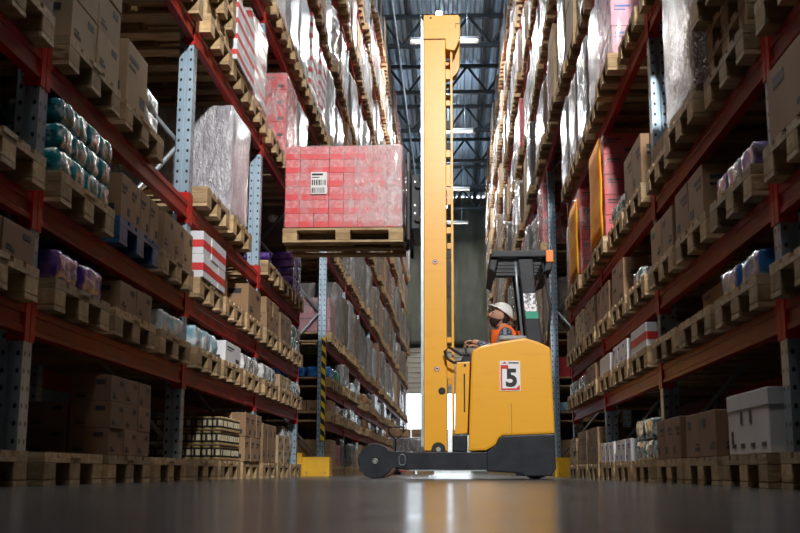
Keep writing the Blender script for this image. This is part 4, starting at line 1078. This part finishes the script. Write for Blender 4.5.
# carriage and forks
b = MB()
b.box(-.415, -.325, MN0 + .02, .40, 2.42, 2.98, D, .012); b.box(-.455, -.417, MN0 - .06, .44, 2.36, 2.46, D, .006); b.box(-.455, -.417, MN0 - .06, .44, 2.86, 2.98, D, .006)
b.box(-.45, -.42, MN0 - .10, MN0 - .05, 2.29, 2.98, D, .006); b.box(-.45, -.42, .40, .45, 2.29, 2.98, D, .006)
cg = b.build('fork_carriage', truck)
b = MB(); b.lathe([(.01, -.02), (.03, -.02), (.03, .02), (.01, .02)], BK, (-.345, MN0 - .0, 2.86), 'y', 14); b.lathe([(.01, -.02), (.032, -.02), (.032, .02), (.01, .02)], BK, (-.345, MN0 - .0, 2.52), 'y', 14); b.build('carriage_roller', cg)
b = MB()
for z in (2.90, 2.66, 2.58): b.lathe([(.002, -.004), (.010, -.004), (.008, .002), (.002, .002)], M['steel'], (-.375, MN0 + .016, z), 'y', 10)
b.build('bolt', cg)
b = MB(); b.box(-.452, -.430, MN0 - .02, .42, 2.985, 3.20, M['truss']); b.build('load_backrest', cg)
for y in (-.19, .17):
    b = MB(); b.prism([(-1.62, 2.345), (-1.62, 2.362), (-.50, 2.386), (-.472, 2.386), (-.472, 2.80), (-.4575, 2.80), (-.4575, 2.335), (-.472, 2.330)], y - .05, y + .05, D); b.build('fork_tine', truck)

# ------------------------------------------------------------------ the raised load
PX, PZ = -1.093, 2.300
pallet((PX, TY, PZ), 'wooden pallet raised on the forks under red cartons', detailed=True)
RED_FILM = clear_film('raised_load_film', .62, .46, .92, .50)  # haze thickened at the right end to imitate a sheen
RW = mat('red_white_carton', (.70, .22, .23), .45, col2=(.62, .10, .12), nscale=26, lo=.42, hi=.58, vary=.06)
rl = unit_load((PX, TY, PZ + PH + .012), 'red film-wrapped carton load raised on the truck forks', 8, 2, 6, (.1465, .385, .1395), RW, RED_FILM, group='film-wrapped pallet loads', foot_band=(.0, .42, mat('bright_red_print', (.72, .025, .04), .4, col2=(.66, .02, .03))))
b = MB(); y = -.385 - .0185
b.box(-.325, -.165, y - .003, y, .335, .56, M['paper'])
sh = b.build('label_sheet', rl)
b = MB(); random.seed(5); e0, e1 = y - .0045, y - .0032
b.box(-.315, -.205, e0, e1, .525, .545, M['ink']); b.box(-.315, -.24, e0, e1, .50, .51, M['ink'])
for z0, z1 in ((.425, .48), (.345, .40)):
    xx = -.315
    while xx < -.18:
        w = random.choice((.004, .007, .012)); b.box(xx, xx + w, e0, e1, z0, z1, M['ink']); xx += w + random.choice((.005, .009))
b.build('barcode', sh)

# ------------------------------------------------------------------ operator
def skin_mesh(name, joints, edges, mats, root, sub=2):
    me = bpy.data.meshes.new(name); ks = list(joints)
    me.from_pydata([joints[k][0] for k in ks], [(ks.index(a), ks.index(c)) for a, c in edges], [])
    o = bpy.data.objects.new(name, me); COL.objects.link(o)
    sk = o.modifiers.new('skin', 'SKIN'); sk.use_smooth_shade = True
    lay = me.skin_vertices[0].data if me.skin_vertices else None
    if lay is None:
        bpy.context.view_layer.objects.active = o; bpy.context.view_layer.update(); lay = me.skin_vertices[0].data
    for i, k in enumerate(ks):
        r = joints[k][1]; lay[i].radius = r if isinstance(r, tuple) else (r, r); lay[i].use_root = (k == root)
    ss = o.modifiers.new('sub', 'SUBSURF'); ss.levels = sub; ss.render_levels = sub
    bpy.context.view_layer.update()
    out = bpy.data.meshes.new_from_object(o.evaluated_get(bpy.context.evaluated_depsgraph_get()))
    bpy.data.objects.remove(o); out.materials.clear()
    for m in mats: out.materials.append(m)
    return out
def add_mesh(dst, me, mtx, m):
    n = len(dst.bm.faces); t = bmesh.new(); t.from_mesh(me); t.transform(mtx)
    tmp = bpy.data.meshes.new('t'); t.to_mesh(tmp); t.free(); dst.bm.from_mesh(tmp); bpy.data.meshes.remove(tmp)
    dst.bm.faces.ensure_lookup_table(); i = dst.mi(m)
    for f in dst.bm.faces[n:]: f.material_index = i; f.smooth = True
OX, OY = .515, -.09                           # operator sits on the seat, faces the mast (towards -x)
person = thing('person', 'operator in white helmet and orange vest looking up at the raised load', 'person', (OX, TY + OY, 0))
# joints in the person's own frame: -x is forward, -y his left hand (the camera's side)
J = {'pelvis': ((0, 0, .985), (.11, .15)), 'waist': ((.01, 0, 1.12), (.10, .135)), 'chest': ((.0, 0, 1.29), (.11, .155)), 'collar': ((-.005, 0, 1.415), (.075, .085)), 'neck': ((-.02, 0, 1.475), .053), 'skull': ((-.035, 0, 1.53), .052)}
E = [('pelvis', 'waist'), ('waist', 'chest'), ('chest', 'collar'), ('collar', 'neck'), ('neck', 'skull')]
for s, n in ((-1, 'l'), (1, 'r')):
    el = (-.09, s * .225, 1.215); wr = (-.285, s * .155, 1.318)
    J.update({n + 'sh': ((.0, s * .165, 1.395), .062), n + 'el': (el, .043), n + 'fo': ((-.16, s * .205, 1.255), .040), n + 'wr': (wr, .026), n + 'pa': ((-.335, s * .150, 1.325), (.034, .018)),
              n + 'hip': ((-.03, s * .09, .965), .085), n + 'kn': ((-.30, s * .12, .985 - .03), .058), n + 'ca': ((-.315, s * .12, .78), .055), n + 'an': ((-.30, s * .12, .53), .036), n + 'to': ((-.385, s * .125, .465), (.03, .04))})
    E += [('collar', n + 'sh'), (n + 'sh', n + 'el'), (n + 'el', n + 'fo'), (n + 'fo', n + 'wr'), (n + 'wr', n + 'pa'), ('pelvis', n + 'hip'), (n + 'hip', n + 'kn'), (n + 'kn', n + 'ca'), (n + 'ca', n + 'an'), (n + 'an', n + 'to')]
body_me = skin_mesh('body', J, E, [M['skin']], 'pelvis')
B = MB(); add_mesh(B, body_me, Matrix.Identity(4), M['skin'])
for s in (-1, 1):                             # fingers: separate chains rooted in the palm, curled over the lever
    px, py, pz = -.335, s * .150, 1.325
    for f, (dy, ln) in enumerate(((-.027, .062), (-.009, .072), (.009, .068), (.026, .052))):
        c = [((px + .005, py + dy * .7, pz), .0095), ((px - .032, py + dy, pz + .004), .0092), ((px - .032 - ln * .5, py + dy, pz - .010), .0085), ((px - .030 - ln * .62, py + dy, pz - .010 - ln * .42), .007)]
        j = {str(i): q for i, q in enumerate(c)}
        add_mesh(B, skin_mesh('f', j, [('0', '1'), ('1', '2'), ('2', '3')], [M['skin']], '0', 1), Matrix.Identity(4), M['skin'])
    c = [((px + .02, py - s * .012, pz - .006), .011), ((px - .008, py - s * .036, pz - .012), .0105), ((px - .036, py - s * .040, pz - .022), .009)]
    j = {str(i): q for i, q in enumerate(c)}
    add_mesh(B, skin_mesh('t', j, [('0', '1'), ('1', '2')], [M['skin']], '0', 1), Matrix.Identity(4), M['skin'])
HM = Matrix.Translation((-.055, 0, 1.590)) @ Matrix.Rotation(math.radians(14), 4, 'Z') @ Matrix.Rotation(math.radians(20), 4, 'Y')   # head turned a little to the camera and tipped back
def ellip(b, c, r, m, nu=20, nv=14, fn=None, mtx=HM, z_lo=-1.0, z_hi=1.0):
    R = []
    for i in range(nv + 1):
        w = z_lo + (z_hi - z_lo) * i / nv; w = math.sin(w * PI / 2)
        rr = math.sqrt(max(0, 1 - w * w)) + 1e-4; row = []
        for k in range(nu):
            a = 2 * PI * k / nu; p = Vector((rr * math.cos(a), rr * math.sin(a), w)); q = Vector((c[0] + r[0] * p.x, c[1] + r[1] * p.y, c[2] + r[2] * p.z))
            if fn: q = fn(q, p)
            row.append(b.bm.verts.new(mtx @ q))
        R.append(row)
    F = [b.bm.faces.new([R[i][k], R[i][(k + 1) % nu], R[i + 1][(k + 1) % nu], R[i + 1][k]]) for i in range(nv) for k in range(nu)]
    F += [b.bm.faces.new(R[0][::-1]), b.bm.faces.new(R[-1])]
    for f in F: f.smooth = True
    b._setm(F, m); bmesh.ops.recalc_face_normals(b.bm, faces=F)
def headfn(q, p):
    if p.z < -.1:                             # jaw narrows and comes forward to the chin
        t = (-p.z - .1) / .9; q.y *= 1 - .30 * t; q.x = q.x * (1 - .22 * t) - .022 * t
    if p.x < -.7: q.x = -.095 * .9 + (q.x + .095 * .9) * .6    # flatter face
    if p.x < -.6 and .0 < p.z < .3: q.x += .006                # eye line
    return q
ellip(B, (0, 0, 0), (.098, .076, .118), M['skin'], 32, 24, headfn)
ellip(B, (-.098, 0, -.014), (.020, .013, .024), M['skin'], 12, 8, lambda q, p: Vector((q.x + .012 * max(0, p.z), q.y * (1.15 - .4 * max(0, p.z)), q.z)))   # nose
for s in (-1, 1):
    ellip(B, (.006, s * .078, -.006), (.019, .008, .030), M['skin'], 12, 8)          # ears
    ellip(B, (-.083, s * .031, .017), (.010, .014, .008), M['eye'], 12, 8); ellip(B, (-.0915, s * .032, .018), (.004, .006, .006), M['hair'], 10, 6)
    ellip(B, (-.088, s * .032, .036), (.008, .020, .005), M['hair'], 10, 6)          # eyebrows
ellip(B, (-.094, 0, -.056), (.012, .020, .005), mat('lips', (.36, .15, .11), .5), 12, 6, lambda q, p: q)
body = B.build('body', person)
# beard and hair
b = MB(); ellip(b, (-.003, 0, -.002), (.1005, .0785, .1215), M['hair'], 32, 10, lambda q, p: headfn(Vector((q.x, q.y, q.z + max(0, p.x) * .03)), p), HM, -1.0, -.22)
b.build('beard', person)
b = MB(); ellip(b, (.030, 0, .010), (.076, .078, .085), M['hair'], 24, 12); b.build('hair', person)
# helmet, pushed back on the head
HM = HM @ Matrix.Rotation(math.radians(14), 4, 'Y')
b = MB()
ellip(b, (.012, 0, .045), (.122, .098, .105), M['helmet'], 32, 12, None, HM, 0.0, 1.0)
rim = [HM @ Vector((.012 + .126 * math.cos(a * PI / 16) - (.030 if math.cos(a * PI / 16) < -.3 else 0), .102 * math.sin(a * PI / 16), .044)) for a in range(32)]
b.tube(rim, .006, M['helmet'], 6, True)
pk = [(-.158, 0), (-.150, .040), (-.128, .070), (-.09, .090), (-.06, .07), (-.06, -.07), (-.09, -.090), (-.128, -.070), (-.150, -.040)]
A = [b.bm.verts.new(HM @ Vector((x, y, .040 + (x + .1) * .18))) for x, y in pk]; C = [b.bm.verts.new(HM @ Vector((x, y, .047 + (x + .1) * .18))) for x, y in pk]
F = [b.bm.faces.new([A[i], A[(i + 1) % 9], C[(i + 1) % 9], C[i]]) for i in range(9)] + [b.bm.faces.new(A[::-1]), b.bm.faces.new(C)]
b._setm(F, M['helmet']); bmesh.ops.recalc_face_normals(b.bm, faces=F)
b.tube([HM @ Vector((.012 + .124 * math.cos(t), 0, .045 + .107 * math.sin(t))) for t in [PI * i / 12 for i in range(1, 12)]], .007, M['helmet'], 6)
b.build('helmet', person)
# clothes: each follows the body a little outside it
def grow(keys, d, edges=None, tweak={}):
    j = {}
    for k in keys:
        p, r = J[k]; r = r if isinstance(r, tuple) else (r, r); j[k] = (p, (r[0] + d, r[1] + d))
    j.update(tweak)
    return j, [e for e in E if e[0] in j and e[1] in j]
j, e = grow(['waist', 'chest', 'collar', 'lsh', 'lel', 'lfo', 'lwr', 'rsh', 'rel', 'rfo', 'rwr'], .011)
b = MB(); add_mesh(b, skin_mesh('shirt', j, e, [M['shirt']], 'chest'), Matrix.Identity(4), M['shirt'])
b.tube([(-.02 + .064 * math.cos(a * PI / 8), .068 * math.sin(a * PI / 8), 1.462 + .012 * math.cos(a * PI / 8)) for a in range(16)], .014, M['shirt'], 6, True); b.build('plaid_shirt', person)
j = {'pelvis': ((0, 0, 1.04), (.128, .16)), 'waist': ((.01, 0, 1.14), (.122, .162)), 'chest': ((.0, 0, 1.29), (.132, .178)), 'yoke': ((.005, 0, 1.385), (.10, .155)), 'lsh': ((.0, -.155, 1.424), .098), 'rsh': ((.0, .155, 1.424), .098)}
b = MB(); add_mesh(b, skin_mesh('vest', j, [('pelvis', 'waist'), ('waist', 'chest'), ('chest', 'yoke'), ('yoke', 'lsh'), ('yoke', 'rsh')], [M['vest']], 'chest'), Matrix.Identity(4), M['vest']); b.build('orange_vest', person)
j, e = grow(['pelvis', 'lhip', 'lkn', 'lca', 'lan', 'rhip', 'rkn', 'rca', 'ran'], .012)
b = MB(); add_mesh(b, skin_mesh('trousers', j, e, [M['trousers']], 'pelvis'), Matrix.Identity(4), M['trousers']); b.build('trousers', person)
b = MB()
for s in (-1, 1): b.soft(-.44, -.255, s * .122 - .048, s * .122 + .048, .424, .515, BK, (6, 4, 4), .4, .0, 0)
b.build('work_shoe_pair', person)

# ------------------------------------------------------------------ yellow rack guards and things in the distance
def guard(x0, x1, tall_x, y, label):
    r = thing('rack_guard', label, 'rack guard', (0, y, 0), 0, 'yellow rack end guards')
    b = MB(); b.box(x0, x1, 0, .012, .0, .262, M['guard_yellow'], .003); b.build('end_plate', r)
    b = MB()
    if tall_x < (x0 + x1) / 2: b.box(x0 - .09, x0 - .002, -.03, .3, 0, .318, M['guard_yellow'], .004)
    else: b.box(x1 + .002, x1 + .09, -.03, .3, 0, .318, M['guard_yellow'], .004)
    b.build('corner_post', r)
    b = MB(); xx = x1 - .012 if tall_x < (x0 + x1) / 2 else x0
    b.box(xx, xx + .012, .013, .3, 0, .262, M['guard_yellow']); b.build('side_plate', r)
    b = MB()
    for x in (x0 + .06, x1 - .06): b.lathe([(.002, -.006), (.012, -.006), (.010, 0), (.002, 0)], M['steel'], (x, 0, .05), 'y', 8)
    b.build('anchor_bolt', r)
guard(-2.10, -1.722, -2.15, 15.50, 'yellow steel rack guard below the black and yellow hazard strip')
guard(1.375, 1.72, 1.80, 15.50, 'yellow steel rack guard just behind the truck rear')
# pallet jack and goods standing further down the aisle
jk = thing('pallet_jack', 'pallet jack with looped black handle beyond the truck support leg', 'pallet jack', (-1.22, 23.5, 0), math.radians(8))
b = MB()
hl = [(0, 1.0 - .27), (-.10, .80), (-.155, .88), (-.16, .95), (-.12, .99), (0, .985), (.12, .99), (.16, .95), (.155, .88), (.10, .80)]
b.tube([(x, .0 - (z - .73) * .2, z) for x, z in hl], .017, BK, 8, True); b.build('handle', jk)
b = MB(); b.tube([(0, .22, .25), (0, 0, .73)], .018, D, 8); b.build('tow_bar', jk)
b = MB(); b.box(-.11, .11, .14, .36, .12, .33, M['card_red'], .02); b.build('pump_body', jk)
b = MB(); b.lathe([(.02, -.07), (.09, -.07), (.09, .07), (.02, .07)], BK, (0, .22, .091), 'x', 20); b.build('steer_wheel', jk)
for x in (-.19, .19):
    b = MB(); b.box(x - .08, x + .08, .362, 1.5, .055, .085, M['card_red'], .01); b.box(x - .03, x + .03, 1.35, 1.45, .0, .055, BK); b.build('fork_tine', jk)
def floor_load(x, y, w, d, nx, nz, sz, m, film, what, rz=0):
    pallet((x, y, .0), f'wooden pallet on the aisle floor under {what}', None, False, 'wood', 'wooden_pallet', PI / 2 + rz)
    return x, y
x, y = floor_load(-1.0, 26.0, 0, 0, 0, 0, 0, None, None, 'grey wrapped goods')
o = put('wrapped_load', wrapped_mesh(.68, FILM['grey'], 2), None, (x, y, PH + .002), (0, 0, PI / 2)); tag(o, 'grey film-wrapped load on the aisle floor behind the pallet jack', 'wrapped load', 'film-wrapped pallet loads')
for i, xx in enumerate((-1.3, -.7)):
    carton((xx, 26.0, PH + .68 + .035), (.55, .6, .17), M['card'], f'flat brown carton on grey floor load, {["beside left rack", "beside the mast"][i]}', 'flat cartons on floor load', 'k1')
x, y = floor_load(-1.0, 33.0, 0, 0, 0, 0, 0, None, None, 'pale wrapped goods')
o = put('wrapped_load', wrapped_mesh(.8, FILM['white'], 1), None, (x, y, PH + .002), (0, 0, PI / 2)); tag(o, 'pale film-wrapped load on the aisle floor before the loading door', 'wrapped load', 'film-wrapped pallet loads')

# ------------------------------------------------------------------ picture settings
vs = SC.view_settings; vs.view_transform = 'Standard'; vs.look = 'None'; vs.gamma = 1.0; vs.use_curve_mapping = False; vs.exposure = -0.45
SC.cycles.max_bounces = 8; SC.cycles.diffuse_bounces = 4; SC.cycles.glossy_bounces = 4; SC.cycles.transparent_max_bounces = 12
SC.cycles.use_denoising = True; SC.cycles.sample_clamp_indirect = 6.0; SC.cycles.caustics_reflective = False; SC.cycles.caustics_refractive = False
for k, v in LABELS.items():
    if len(v) > 1: print('DUP', k, len(v))
